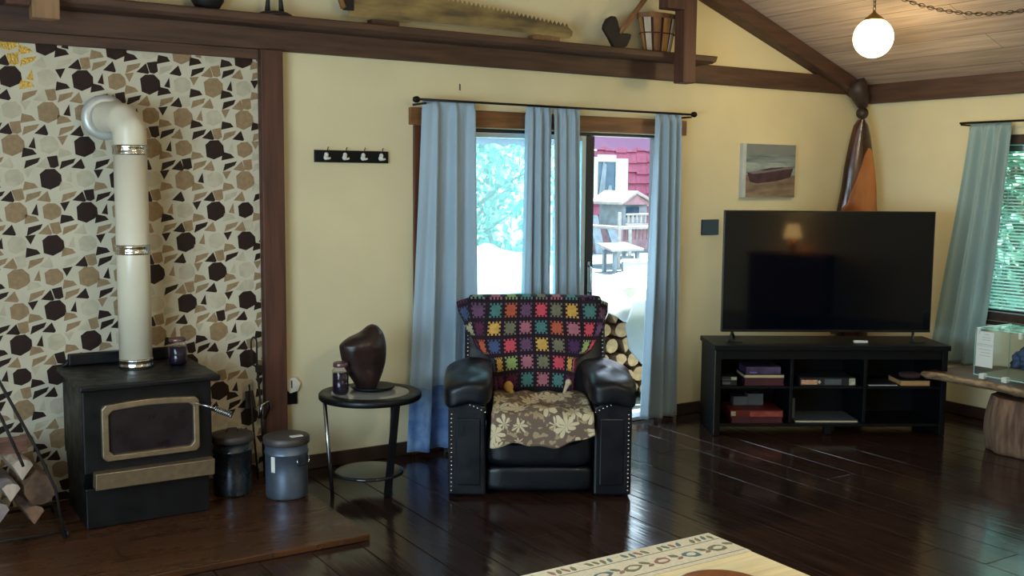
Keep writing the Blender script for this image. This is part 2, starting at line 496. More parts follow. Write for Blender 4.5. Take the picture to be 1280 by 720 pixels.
    def puff(self, x0, x1, y0, y1, z0, z1, k=0.42, n=10, mi=0, p=4.0, fn=None):
        """cushion-like rounded box (superellipsoid on a cube sphere)"""
        c = Vector(((x0 + x1) / 2, (y0 + y1) / 2, (z0 + z1) / 2))
        h = Vector(((x1 - x0) / 2, (y1 - y0) / 2, (z1 - z0) / 2))
        vs, fs, idx = [], [], {}
        def vert(q):
            key = tuple(round(v, 5) for v in q)
            if key not in idx:
                q = Vector(q)
                L = (abs(q.x) ** p + abs(q.y) ** p + abs(q.z) ** p) ** (1 / p)
                q = q / L
                w = Vector((c.x + q.x * h.x, c.y + q.y * h.y, c.z + q.z * h.z))
                if fn:
                    w = Vector(fn(w))
                idx[key] = len(vs)
                vs.append(w)
            return idx[key]
        for ax in range(3):
            for sg in (-1, 1):
                for i in range(n):
                    for j in range(n):
                        qs = []
                        for a, b in ((i, j), (i + 1, j), (i + 1, j + 1), (i, j + 1)):
                            u, v = math.tan((-1 + 2 * a / n) * PI / 4), math.tan((-1 + 2 * b / n) * PI / 4)
                            q = [0, 0, 0]
                            q[ax] = sg
                            q[(ax + 1) % 3] = u * 1.0
                            q[(ax + 2) % 3] = v * 1.0
                            qs.append(vert(q))
                        fs.append(tuple(qs) if sg > 0 else tuple(reversed(qs)))
        return self._add(vs, fs, mi, True)
    def build(self, name, mats, parent=None, local=False, bevel=0.0, sub=0, uvbox=None, origin=None):
        if not isinstance(mats, (list, tuple)):
            mats = [mats]
        me = bpy.data.meshes.new(name)
        o = bpy.data.objects.new(name, me)
        COL.objects.link(o)
        vs = self.v
        if parent is not None:
            o.parent = parent
            if not local:
                inv = INV[parent.name]
                vs = [inv @ v for v in vs]
            INV[o.name] = INV[parent.name]
        else:
            if origin is None:
                xs = [v.x for v in vs]; ys = [v.y for v in vs]; zs = [v.z for v in vs]
                origin = Vector(((min(xs) + max(xs)) / 2, (min(ys) + max(ys)) / 2, min(zs)))
            else:
                origin = Vector(origin)
            o.location = origin
            INV[o.name] = Matrix.Translation(-origin)
            vs = [v - origin for v in vs]
        me.from_pydata([tuple(v) for v in vs], [], self.f)
        for m in mats:
            me.materials.append(m)
        me.polygons.foreach_set('material_index', self.mi)
        me.polygons.foreach_set('use_smooth', self.sm)
        if uvbox:
            (a0, a1, b0, b1, ia, ib) = uvbox
            uv = me.uv_layers.new(name='UVMap')
            for lp in me.loops:
                q = self.v[lp.vertex_index]
                uv.data[lp.index].uv = ((q[ia] - a0) / (a1 - a0), (q[ib] - b0) / (b1 - b0))
        me.validate()
        bm = bmesh.new()
        bm.from_mesh(me)
        bmesh.ops.recalc_face_normals(bm, faces=bm.faces)
        bm.to_mesh(me)
        bm.free()
        me.update()
        if bevel:
            md = o.modifiers.new('bevel', 'BEVEL')
            md.width = bevel
            md.segments = 2
            md.limit_method = 'ANGLE'
            md.angle_limit = R(40)
        if sub:
            md = o.modifiers.new('sub', 'SUBSURF')
            md.levels = sub
            md.render_levels = sub
        return o
def lerp_tab(tab, x):
    if x <= tab[0][0]:
        return tab[0][1]
    for (a, u), (b_, v) in zip(tab, tab[1:]):
        if x <= b_:
            return u + (v - u) * (x - a) / (b_ - a)
    return tab[-1][1]
INV = {}

def tag(o, label, cat, group=None, kind=None):
    o['label'] = label
    o['category'] = cat
    if group:
        o['group'] = group
    if kind:
        o['kind'] = kind
    return o

def thing(name, label, cat, loc=(0, 0, 0), rz=0.0, group=None):
    o = bpy.data.objects.new(name, None)
    COL.objects.link(o)
    o.location = loc
    o.rotation_euler = (0, 0, rz)
    o.empty_display_size = 0.1
    INV[o.name] = (Matrix.Translation(Vector(loc)) @ Matrix.Rotation(rz, 4, 'Z')).inverted()
    return tag(o, label, cat, group)

def struct(o, label=None):
    o['kind'] = 'structure'
    if label:
        o['label'] = label
    return o

def light(name, kind, loc, energy, color, size=0.1, rot=None, size_y=None):
    ld = bpy.data.lights.new(name, kind)
    ld.energy = energy
    ld.color = color
    if kind == 'AREA':
        ld.shape = 'RECTANGLE'
        ld.size = size
        ld.size_y = size_y or size
    elif kind == 'POINT':
        ld.shadow_soft_size = size
    elif kind == 'SUN':
        ld.angle = size
    o = bpy.data.objects.new(name, ld)
    COL.objects.link(o)
    o.location = loc
    if rot:
        o.rotation_euler = rot
    return o

# ------------------------------------------------------------------ the room
X0, X1, YR = -1.1, 7.0, -7.3
RIDGE = 2.95
def ceil_z(x):
    return 2.49 + 0.38 * (7.0 - max(x, 2 * RIDGE - x))
DX0, DX1, DZ = 3.12, 4.95, 2.055         # sliding door opening
fl = MB().box(X0 - .15, X1 + .15, YR - .15, 0.13, -0.1, -.008)
frg = random.Random(4)
bx = X0 - .15
while bx < X1 + .15:
    bw_ = .205 + .05 * frg.random()
    xe = min(bx + bw_, X1 + .15)
    by = YR - .15 - frg.uniform(0, 2.5)
    while by < .13:
        ye = by + frg.uniform(2.2, 4.0)
        ya, yb = max(by, YR - .15), min(ye, .13)
        if yb - ya > .05 and xe - bx > .03:
            zs = [-.0004 - .0011 * frg.random() for _ in range(4)]
            a_, b_, c_, d_ = (bx + .002, ya + .0015), (xe - .002, ya + .0015), (xe - .002, yb - .0015), (bx + .002, yb - .0015)
            e_ = .0018
            fl.hexa([(a_[0], a_[1], -.0079), (b_[0], b_[1], -.0079), (c_[0], c_[1], -.0079), (d_[0], d_[1], -.0079),
                     (a_[0], a_[1], zs[0] - .002), (b_[0], b_[1], zs[1] - .002), (c_[0], c_[1], zs[2] - .002), (d_[0], d_[1], zs[3] - .002)])
            fl.hexa([(a_[0], a_[1], zs[0] - .002), (b_[0], b_[1], zs[1] - .002), (c_[0], c_[1], zs[2] - .002), (d_[0], d_[1], zs[3] - .002),
                     (a_[0] + e_, a_[1] + e_, zs[0]), (b_[0] - e_, b_[1] + e_, zs[1]), (c_[0] - e_, c_[1] - e_, zs[2]), (d_[0] + e_, d_[1] - e_, zs[3])])
        by = ye
    bx = xe
struct(fl.build('floor', MAT['floor'], origin=(0, 0, 0)))
# back wall: three pieces round the door opening and the gable above
bw = MB()
bw.box(X0 - .12, DX0, 0, .12, 0, 2.5)
bw.box(DX1, X1 + .12, 0, .12, 0, 2.5)
bw.box(DX0, DX1, 0, .12, DZ, 2.5)
bw.prism([(X0 - .12, 2.5), (X1 + .12, 2.5), (X1, ceil_z(7.0) + .02), (RIDGE, ceil_z(RIDGE) + .02), (X0, ceil_z(X0) + .02)], 0, .12)
struct(bw.build('wall_back', MAT['wall'], origin=(0, 0, 0)))
WY0, WY1, WZ0, WZ1 = -2.75, -1.13, 0.74, 2.08   # right window
rw = MB()
rw.box(X1, X1 + .12, WY1, 0, 0, 2.485).box(X1, X1 + .12, YR, WY0, 0, 2.485)
rw.box(X1, X1 + .12, WY0, WY1, 0, WZ0).box(X1, X1 + .12, WY0, WY1, WZ1, 2.485)
struct(rw.build('wall_right', MAT['wall'], origin=(0, 0, 0)))
LY0, LY1, LZ0, LZ1 = -5.2, -2.2, 0.75, 2.05
lw = MB()
lw.box(X0 - .12, X0, LY1, 0, 0, 2.485).box(X0 - .12, X0, YR, LY0, 0, 2.485)
lw.box(X0 - .12, X0, LY0, LY1, 0, LZ0).box(X0 - .12, X0, LY0, LY1, LZ1, 2.485)
struct(lw.build('wall_left', MAT['wall'], origin=(0, 0, 0)))
rr = MB()
rr.prism([(X0 - .12, 0), (X1 + .12, 0), (X1 + .12, 2.5), (X1, ceil_z(7.0) + .02), (RIDGE, ceil_z(RIDGE) + .02), (X0, ceil_z(X0) + .02), (X0 - .12, 2.5)], YR - .12, YR)
struct(rr.build('wall_rear', MAT['wall'], origin=(0, 0, 0)))
# two roof slopes, unseen eaves added to block sun at the side window
cm = MB()
for xa, xb in ((RIDGE, X1 + .75), (X0 - .75, RIDGE)):
    za = 2.49 + .38 * (7 - (xa if xa >= RIDGE - 1e-6 and xb > RIDGE else 2 * RIDGE - xa))
    zb = 2.49 + .38 * (7 - (xb if xb > RIDGE else 2 * RIDGE - xb))
    cm.hexa([(xa, YR - .3, za), (xb, YR - .3, zb), (xb, .35, zb), (xa, .35, za),
             (xa, YR - .3, za + .16), (xb, YR - .3, zb + .16), (xb, .35, zb + .16), (xa, .35, za + .16)])
struct(cm.build('ceiling', MAT['ceil'], origin=(0, 0, 0)))

# tiled feature panel beside the post
TX0, TX1, TZ0, TZ1, TY = X0 + .01, 1.957, 0.031, 2.405, -0.02
def clip(poly):
    for ax, lim, sg in ((0, TX0 + .002, 1), (0, TX1 - .002, -1), (1, TZ0 + .002, 1), (1, TZ1 - .002, -1)):
        out = []
        for i in range(len(poly)):
            a, b = poly[i - 1], poly[i]
            ia, ib = sg * (a[ax] - lim) >= 0, sg * (b[ax] - lim) >= 0
            if ia != ib:
                t = (lim - a[ax]) / (b[ax] - a[ax])
                out.append((a[0] + t * (b[0] - a[0]), a[1] + t * (b[1] - a[1])))
            if ib:
                out.append(b)
        poly = out
        if len(poly) < 3:
            return None
    return poly
tm = MB()
tm.box(TX0, TX1, TY, -0.001, TZ0, TZ1, 0)
CELL, K = 0.1685, 0.1685 / 172.0
BIG = [(-48, -26), (-20, -50), (26, -53), (55, -22), (58, 14), (44, 34), (0, 57), (-42, 42)]
SM_COMMON = [
    [(-122, -50), (-112, -93), (-42, -110), (-55, -84)],
    [(-66, -60), (-15, -110), (2, -60), (-6, -52)],
    [(-122, 12), (-75, 22), (-57, 44), (-130, 62)],
]
QUAD_A = [(-10, -113), (40, -123), (47, -68), (26, -57), (4, -60)]
LEFT_A = [(-128, -48), (-77, -56), (-105, -4)]
LEFT_B = [(-95, 10), (-67, -43), (-61, 17)]
trng = random.Random(11)
for ci in range(-13, 9):
    for ri in range(-6, 12):
        cx, cz = 0.861 + ci * CELL, 1.712 - ri * CELL
        A = (ci + ri) % 2 == 0
        items = []
        u = trng.random()
        items.append((BIG, 3 if u < .6 else 2) if A else ([(a * .86, b * .82 - 4) for a, b in BIG], 1 if u < .74 else (2 if u < .9 else 3)))
        for s_ in SM_COMMON + ([LEFT_A, QUAD_A] if A else [LEFT_B]):
            u = trng.random()
            items.append((s_, 3 if u < .42 else (2 if u < .84 else 1)))
        for poly, mi in items:
            pc = [(cx + a * K + trng.uniform(-.0015, .0015), cz - b * K + trng.uniform(-.0015, .0015)) for a, b in poly]
            mx_ = sum(p[0] for p in pc) / len(pc); mz_ = sum(p[1] for p in pc) / len(pc)
            if mx_ < 0.80 and mz_ > 2.17 and mi != 3:
                mi = 4
            pc = clip(pc)
            if pc:
                tm.prism(pc, TY - .0015, TY - .0002, 'xz', mi)
struct(tm.build('wall_tile_panel', [MAT['grout'], MAT['cream'], MAT['tan'], MAT['darktile'], MAT['gold']], origin=(0, 0, 0)))

# timbers on the back wall
struct(MB().box(X0, X1, -.045, 0, 2.44, 2.575).build('trim_beam_back', MAT['beam'], origin=(0, 0, 0), bevel=.006))
struct(MB().box(X0, 1.955, -.05, -.021, 2.385, 2.439).build('trim_tile_top', MAT['beam'], origin=(0, 0, 0), bevel=.004))
lg = MB()
lg.prism([(-.002, 2.557), (-.19, 2.557), (-.21, 2.575), (-.21, 2.607), (-.2, 2.614), (-.002, 2.614)], X0, 5.2, 'yz')
lg.prism([(5.2, 2.557), (5.235, 2.575), (5.25, 2.614), (5.2, 2.614)], -.205, -.002, 'xz')
struct(lg.build('trim_ledge', MAT['beam'], origin=(0, 0, 0), bevel=.004), 'long dark wooden ledge that carries the saw and the basket')
struct(MB().box(1.957, 2.087, -.075, -.001, 0.031, 2.44).build('trim_post', MAT['post'], origin=(0, 0, 0), bevel=.006))
# the rafter along the gable, the plate above the right wall
rf = MB()
def zr(x): return 2.49 + .38 * (7 - x)
for xa, xb in ((RIDGE, 6.999),):
    rf.hexa([(xa, -.13, zr(xa) - .16), (xb, -.13, zr(xb) - .11), (xb, -.001, zr(xb) - .11), (xa, -.001, zr(xa) - .16),
             (xa, -.13, zr(xa) - .002), (xb, -.13, zr(xb) - .002), (xb, -.001, zr(xb) - .002), (xa, -.001, zr(xa) - .002)])
xa, xb = X0 + .001, RIDGE
zl = lambda x: zr(2 * RIDGE - x)
rf.hexa([(xa, -.13, zl(xa) - .11), (xb, -.13, zl(xb) - .16), (xb, -.001, zl(xb) - .16), (xa, -.001, zl(xa) - .11),
         (xa, -.13, zl(xa) - .002), (xb, -.13, zl(xb) - .002), (xb, -.001, zl(xb) - .002), (xa, -.001, zl(xa) - .002)])
struct(rf.build('trim_rafter', MAT['beam'], origin=(0, 0, 0), bevel=.004))
pl = MB()
pl.hexa([(6.93, YR + .001, 2.365), (6.999, YR + .001, 2.365), (6.999, -.13, 2.365), (6.93, -.13, 2.365),
         (6.93, YR + .001, zr(6.93) - .002), (6.999, YR + .001, zr(6.999) - .002), (6.999, -.13, zr(6.999) - .002), (6.93, -.13, zr(6.93) - .002)])
struct(pl.build('trim_beam_right', MAT['beamy'], origin=(0, 0, 0), bevel=.005))
# corner bracket with a ball under it
cb = MB()
cb.tube([(6.79, -.13, 2.535), (6.83, -.14, 2.46), (6.86, -.15, 2.39), (6.87, -.15, 2.328)], [.075, .08, .066, .034], 18)
struct(cb.build('trim_corner_bracket', MAT['darkpost'], origin=(0, 0, 0)))
struct(MB().ball((6.87, -.15, 2.285), .048, 20, 14).build('trim_corner_ball', MAT['darkpost'], origin=(0, 0, 0)))
# king posts that stand out from the ledge
for i, (xa, xb, zb, mt) in enumerate(((.765, .89, 2.475, 'postend'), (4.83, 4.945, 2.40, 'post'))):
    k = MB().box(xa, xb, -.315, -.216, zb, (zr(xb) if xa > RIDGE else zl(xa)) - .18)
    struct(k.build('trim_king_post_%d' % (i + 1), MAT[mt], origin=(0, 0, 0), bevel=.006))
struct(MB().box(4.68, 4.829, -.32, -.22, 2.885, 3.02).build('trim_collar_stub', MAT['post'], origin=(0, 0, 0), bevel=.006))
struct(MB().box(.655, .764, -.31, -.235, 2.53, 2.75).build('trim_collar_stub_2', MAT['post'], origin=(0, 0, 0), bevel=.006))

# raised hearth floor
struct(MB().box(X0, 2.03, -1.335, -.001, 0.0005, .03).build('floor_hearth', MAT['hearth'], origin=(0, 0, 0), bevel=.004))
# baseboards
struct(MB().box(2.09, 2.925, -.018, -.001, .001, .085).build('baseboard_back', MAT['baseboard'], origin=(0, 0, 0), bevel=.004))
struct(MB().box(5.12, X1 - .001, -.018, -.001, .001, .085).build('baseboard_back_2', MAT['baseboard'], origin=(0, 0, 0), bevel=.004))
struct(MB().box(X1 - .018, X1 - .001, YR, -.02, .001, .085).build('baseboard_right', MAT['baseboard'], origin=(0, 0, 0), bevel=.004))

# sliding door: casing, frame, panels stacked on the left half
struct(MB().box(2.905, 5.13, -.03, -.001, 2.06, 2.165).build('trim_door_header', MAT['casing'], origin=(0, 0, 0), bevel=.004))
struct(MB().box(2.935, 3.118, -.024, -.001, .001, 2.058).build('trim_door_left', MAT['casingv'], origin=(0, 0, 0), bevel=.004))
struct(MB().box(4.955, 5.075, -.024, -.001, .001, 2.058).build('trim_door_right', MAT['casingv'], origin=(0, 0, 0), bevel=.004))
door = bpy.data.objects.new('door_1', None)
COL.objects.link(door)
INV[door.name] = Matrix.Identity(4)
door['kind'] = 'structure'
door['label'] = 'sliding glass patio door, slid open on its right half'
fr_ = MB()
fr_.box(DX0, DX0 + .04, .002, .118, 0.002, DZ - .002).box(DX1 - .04, DX1, .002, .118, 0.002, DZ - .002)
fr_.box(DX0 + .04, DX1 - .04, .002, .118, DZ - .02, DZ - .002)
fr_.build('door_frame', MAT['doorblack'], door, bevel=.003)
MB().box(DX0 + .04, DX1 - .04, .002, .118, 0.002, .028).build('threshold', MAT['aluminium'], door, bevel=.003)
def panel(xa, xb, y0, y1, mat, edge):
    m = MB()
    m.box(xa, xa + .055, y0, y1, .03, DZ - .022)
    m.box(xb - edge, xb, y0, y1, .03, DZ - .022)
    m.box(xa + .055, xb - edge, y0, y1, .03, .13)
    m.box(xa + .055, xb - edge, y0, y1, DZ - .055, DZ - .022)
    return m
panel(3.165, 4.26, .065, .1, 'aluminium', .05).build('fixed_sash', MAT['aluminium'], door, bevel=.003)
MB().box(3.22, 4.21, .08, .086, .13, DZ - .055).build('fixed_pane', MAT['doorglass'], door)
panel(3.2, 4.268, .015, .055, 'doorblack', .036).build('sliding_sash', MAT['aluminium'], door, bevel=.003)
MB().box(4.2685, 4.335, .012, .058, .03, DZ - .022).build('meeting_stile', MAT['doorblack'], door, bevel=.003)
MB().box(3.255, 4.232, .032, .038, .13, DZ - .055).build('sliding_pane', MAT['doorglass'], door)
h = MB()
h.box(4.283, 4.303, .0, .014, .93, 1.17)
h.tube([(4.293, .0, .96), (4.293, -.03, .97), (4.293, -.03, 1.13), (4.293, .0, 1.14)], .008, 8)
h.build('door_handle', MAT['steel'], door, bevel=.002)

# right window: dark frame, glass, blind
win = bpy.data.objects.new('window_1', None)
COL.objects.link(win)
INV[win.name] = Matrix.Identity(4)
win['kind'] = 'structure'
win['label'] = 'window beside the slab bench with pale slatted blind'
wf = MB()
wf.box(X1 + .002, X1 + .118, WY0, WY0 + .05, WZ0, WZ1).box(X1 + .002, X1 + .118, WY1 - .05, WY1, WZ0, WZ1)
wf.box(X1 + .002, X1 + .118, WY0 + .05, WY1 - .05, WZ1 - .07, WZ1).box(X1 + .002, X1 + .118, WY0 + .05, WY1 - .05, WZ0, WZ0 + .06)
wf.build('window_frame', MAT['darkpost'], win, bevel=.004)
MB().box(X1 + .085, X1 + .09, WY0 + .05, WY1 - .05, WZ0 + .06, WZ1 - .07).build('window_pane', MAT['winglass'], win)
bl = MB()
nsl = 48
for i in range(nsl):
    z = WZ0 + .09 + i * (WZ1 - .13 - WZ0 - .09) / (nsl - 1)
    y0, y1 = WY0 + .055, WY1 - .055
    bl.hexa([(X1 + .03, y0, z - .003), (X1 + .052, y0, z + .006), (X1 + .052, y1, z + .006), (X1 + .03, y1, z - .003),
             (X1 + .03, y0, z - .0022), (X1 + .052, y0, z + .0068), (X1 + .052, y1, z + .0068), (X1 + .03, y1, z - .0022)])
for y in (WY0 + .2, (WY0 + WY1) / 2, WY1 - .2):
    bl.box(X1 + .04, X1 + .042, y - .002, y + .002, WZ0 + .07, WZ1 - .1)
bl.build('blind_slats', MAT['blind'], win)
MB().box(X1 + .02, X1 + .06, WY0 + .055, WY1 - .055, WZ1 - .12, WZ1 - .075).build('blind_headrail', MAT['steel'], win, bevel=.003)
MB().box(X1 + .028, X1 + .054, WY0 + .055, WY1 - .055, WZ0 + .066, WZ0 + .082).build('blind_bottom_rail', MAT['doorblack'], win, bevel=.003)
struct(MB().box(X1 - .022, X1 + .1, WY0 - .03, WY1 - .02, WZ0 - .03, WZ0 - .001).build('trim_window_sill', MAT['doorblack'], origin=(0, 0, 0), bevel=.004))

# ------------------------------------------------------------------ curtains
def curtain(name, label, ax, t0, t1, b0, b1, zt, zb, off, folds, amp, mats, group, seed, rod, zrod, split=0.0):
    """ax 'x': hangs along the back wall; ax 'y': along the right wall; (t0,t1) top span, (b0,b1) bottom span"""
    rg = random.Random(seed)
    ph = [rg.uniform(0, 6.28) for _ in range(6)]
    def fn(s, t):
        # t 0 top .. 1 bottom
        tt = t ** 1.2
        a = t0 + (t1 - t0) * s
        b = b0 + (b1 - b0) * s
        w = a + (b - a) * tt
        z = zt + (zb - zt) * t
        am = amp * (0.55 + 0.6 * min(1, t * 1.6))
        d = math.sin(s * folds * 2 * PI + ph[0] + .5 * math.sin(t * 2.2 + ph[1])) * am
        d += .35 * am * math.sin(s * folds * 4.3 * PI + ph[2] + t * 1.3)
        d += .25 * am * math.sin(s * folds * 1.1 * PI + ph[4])
        if t < .025:
            d *= .5
        w += .25 * am * math.cos(s * folds * 2 * PI + ph[3])
        d = max(-1.45 * amp, min(1.45 * amp, d))
        return (w, off + d, z) if ax == 'x' else (off + d, w, z)
    m = MB()
    nv = 60
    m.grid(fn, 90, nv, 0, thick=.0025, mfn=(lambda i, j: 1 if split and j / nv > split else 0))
    return tag(m.build(name, mats), label, 'curtain', group)

ROD_Y, ROD_Z = -.1, 2.196
g = 'blue curtains on the patio door rod'
C_OFF = -.1
curtain('curtain', 'long slate blue curtain at the left end of the patio door rod', 'x', 2.962, 3.31, 2.86, 3.335, 2.214, .035, C_OFF, 2.6, .033, [MAT['curtain'], MAT['curtain_sunlit']], g, 3, None, 0, split=.8)
curtain('curtain', 'narrow slate blue curtain left of the pair bunched mid door', 'x', 3.706, 3.898, 3.68, 3.915, 2.214, .04, C_OFF, 3, .03, [MAT['curtain']], g, 4, None, 0)
curtain('curtain', 'narrow slate blue curtain right of the pair beside the black door stile', 'x', 3.905, 4.125, 3.925, 4.15, 2.214, .04, C_OFF, 3, .03, [MAT['curtain']], g, 5, None, 0)
curtain('curtain', 'slate blue curtain at the open right edge of the patio door', 'x', 4.775, 5.008, 4.715, 5.035, 2.214, .03, C_OFF, 3, .033, [MAT['curtain']], g, 9, None, 0)
rod = thing('curtain_rod', 'thin dark curtain rod with knob finials above the patio door', 'curtain rod', (3.98, ROD_Y, 2.15))
MB().tube([(2.9, ROD_Y - .055, ROD_Z + .008), (5.07, ROD_Y - .055, ROD_Z + .004)], .0075, 10).build('rod', MAT['bronze'], rod)
for xx in (2.885, 5.085):
    MB().lathe([(0, -.028), (.014, -.022), (.02, -.008), (.02, .006), (.012, .018), (.006, .024)], (xx, ROD_Y - .055, ROD_Z + .006), 16, axis='x').build('finial', MAT['bronze'], rod)
for xx in (2.94, 5.05):
    MB().box(xx - .008, xx + .008, ROD_Y - .062, -.002, ROD_Z - .02, ROD_Z - .008).build('bracket', MAT['bronze'], rod, bevel=.002)
curtain('curtain', 'sage blue curtain hanging beside the blind on the side wall', 'y', -1.39, -1.07, -1.22, -.82, 2.165, .40, X1 - .075, 3, .033, [MAT['curtain2']], None, 21, None, 0)
rod2 = thing('curtain_rod', 'dark curtain rod above the window with the blind', 'curtain rod', (X1 - .1, -1.9, 2.14))
MB().tube([(X1 - .128, -1.03, 2.168), (X1 - .128, -2.95, 2.168)], .008, 10).build('rod', MAT['bronze'], rod2)
MB().box(X1 - .13, X1 - .001, -1.045, -1.035, 2.15, 2.162).build('bracket', MAT['bronze'], rod2, bevel=.002)
MB().box(X1 - .13, X1 - .001, -2.9, -2.885, 2.15, 2.162).build('bracket', MAT['bronze'], rod2, bevel=.002)

# ------------------------------------------------------------------ wood stove
SX0, SX1 = .875, 1.487
st = thing('wood_stove', 'black wood stove with pewter door frame standing on the hearth', 'stove', (1.18, -.35, .0305))
b = MB()
b.box(SX0 + .01, SX1 - .01, -.59, -.1, .0315, .23)
b.build('pedestal', MAT['blackmetal'], st, bevel=.006)
b = MB()
b.box(SX0, SX1, -.625, -.09, .31, .725)
b.prism([(-.625, .31), (-.56, .231), (-.12, .231), (-.09, .31)], SX0 + .005, SX1 - .005, 'yz')
b.build('firebox', MAT['blackmetal'], st, bevel=.008)
b = MB()
b.box(SX0 - .025, SX1 + .022, -.72, -.075, .726, .755)
b.build('top_plate', MAT['blackmetal'], st, bevel=.008)
b = MB()
b.box(SX0 + .03, SX1 + .0, -.12, -.075, .756, .815)
b.prism([(SX0 + .03, .756), (SX0 - .005, .756), (SX0 + .03, .79)], -.12, -.075, 'xz')
b.build('rear_riser', MAT['blackmetal'], st, bevel=.006)
# door: frame with arched top
def archloop(x0, x1, z0, z1, arch, cut, n=12):
    pts = [(x0 + cut, z0), (x1 - cut, z0), (x1, z0 + cut), (x1, z1 - cut)]
    for i in range(n + 1):
        t = i / n
        x = x1 - cut + (x0 - x1 + 2 * cut) * t
        pts.append((x, z1 + arch * math.sin(PI * t)))
    pts.append((x0, z1 - cut))
    pts.append((x0, z0 + cut))
    return pts
def ring(outer, inner, y0, y1):
    n = len(outer)
    m = MB()
    vs = [(a, y1, c) for a, c in outer] + [(a, y1, c) for a, c in inner] + [(a, y0, c) for a, c in outer] + [(a, y0, c) for a, c in inner]
    fs = []
    for i in range(n):
        j = (i + 1) % n
        fs += [(i, j, n + j, n + i), (2 * n + j, 2 * n + i, 3 * n + i, 3 * n + j), (j, i, 2 * n + i, 2 * n + j), (n + i, n + j, 3 * n + j, 3 * n + i)]
    m._add(vs, fs)
    return m
dr = ring(archloop(.955, 1.415, .372, .645, .012, .018), archloop(.986, 1.387, .40, .615, .010, .02), -.626, -.662).build('door', MAT['pewter'], st, bevel=.005)
MB().prism(archloop(.983, 1.39, .397, .618, .010, .02), -.629, -.64, 'xz').build('door_glass', MAT['firebrick'], dr)
hn = MB()
hn.tube([(1.395, -.655, .612), (1.44, -.69, .6), (1.475, -.715, .585)], .006, 8)
hn.build('door_handle', MAT['steel'], dr)
cs = MB()
a0, a1 = Vector((1.475, -.715, .585)), Vector((1.545, -.76, .555))
dirv = (a1 - a0).normalized()
sv = dirv.cross(Vector((0, 0, 1))).normalized()
uv_ = sv.cross(dirv)
pts = []
for i in range(0, 109):
    t = i / 108
    pts.append(a0 + (a1 - a0) * t + (sv * math.cos(t * 9 * 2 * PI) + uv_ * math.sin(t * 9 * 2 * PI)) * .013)
cs.tube(pts, .0035, 6)
cs.build('spring_grip', MAT['steel'], dr)
lp = MB()
lp.hexa([(.915, -.68, .243), (1.48, -.68, .243), (1.48, -.6, .243), (.915, -.6, .243), (.915, -.69, .325), (1.48, -.69, .325), (1.48, -.626, .325), (.915, -.626, .325)])
lp.build('ash_lip', MAT['pewter'], st, bevel=.004)
# stove pipe
PX, PY, PR = 1.198, -.3, .081
sp = thing('stove_pipe', 'cream stove pipe with chrome bands rising behind the stove top', 'pipe', (PX, PY, .757))
MB().lathe([(PR, .757), (PR, 1.84)], (PX, PY, 0), 40).build('pipe_shaft', MAT['enamel'], sp)
for z0, z1 in ((.758, .805), (1.335, 1.385), (1.835, 1.885)):
    m = MB().lathe([(PR + .002, z0), (PR + .006, z0 + .008), (PR + .003, z0 + .014), (PR + .003, z1 - .014), (PR + .006, z1 - .008), (PR + .002, z1)], (PX, PY, 0), 40)
    m.build('chrome_band', MAT['chrome'], sp)
el = MB()
pe, a_, b_ = [], Vector((PX, PY, 1.885)), Vector((PX - .05, -.045, 2.03))
ctrl = [Vector((PX, PY, 1.885)), Vector((PX, PY, 1.96)), Vector((PX - .02, PY + .06, 2.015)), Vector((PX - .045, PY + .15, 2.03)), Vector((PX - .07, -.09, 2.03))]
el.tube([ctrl[0], ctrl[1]], PR, 32, cap=False)
el.tube([ctrl[1], ctrl[2]], PR * .985, 32, cap=False)
el.tube([ctrl[2], ctrl[3]], PR * .99, 32, cap=False)
el.tube([ctrl[3], ctrl[4]], PR * .98, 32, cap=False)
el.ball(ctrl[1], PR * .985, 28, 16).ball(ctrl[2], PR * .985, 28, 16).ball(ctrl[3], PR * .985, 28, 16)
el.build('elbow', MAT['enamel'], sp)
MB().lathe([(.085, .0), (.105, .012), (.115, .03), (.115, .06), (.09, .066)], (PX - .07, -.1 + .072, 2.03), 36, axis='y').build('wall_collar', MAT['palesteel'], sp)

def jar(name, label, x, y, z, r, hgt, cat='jar'):
    t = thing(name, label, cat, (x, y, z))
    MB().lathe([(r * .9, z), (r, z + .008), (r, z + hgt * .74), (r * .8, z + hgt * .82), (r * .8, z + hgt * .86)], (x, y, 0), 24).build('glass', MAT['jarglass'], t)
    MB().lathe([(r * .86, z + .004), (r * .93, z + .012), (r * .93, z + hgt * .66), (r * .5, z + hgt * .67)], (x, y, 0), 24).build('wax', MAT['candle'], t)
    MB().lathe([(r * .86, z + hgt * .862), (r * .9, z + hgt * .88), (r * .9, z + hgt * .97), (r * .8, z + hgt)], (x, y, 0), 24).build('lid', MAT['copper'], t)
    return t
jar('candle_jar', 'dark glass candle jar standing on the stove top', 1.40, -.33, .7565, .048, .14)

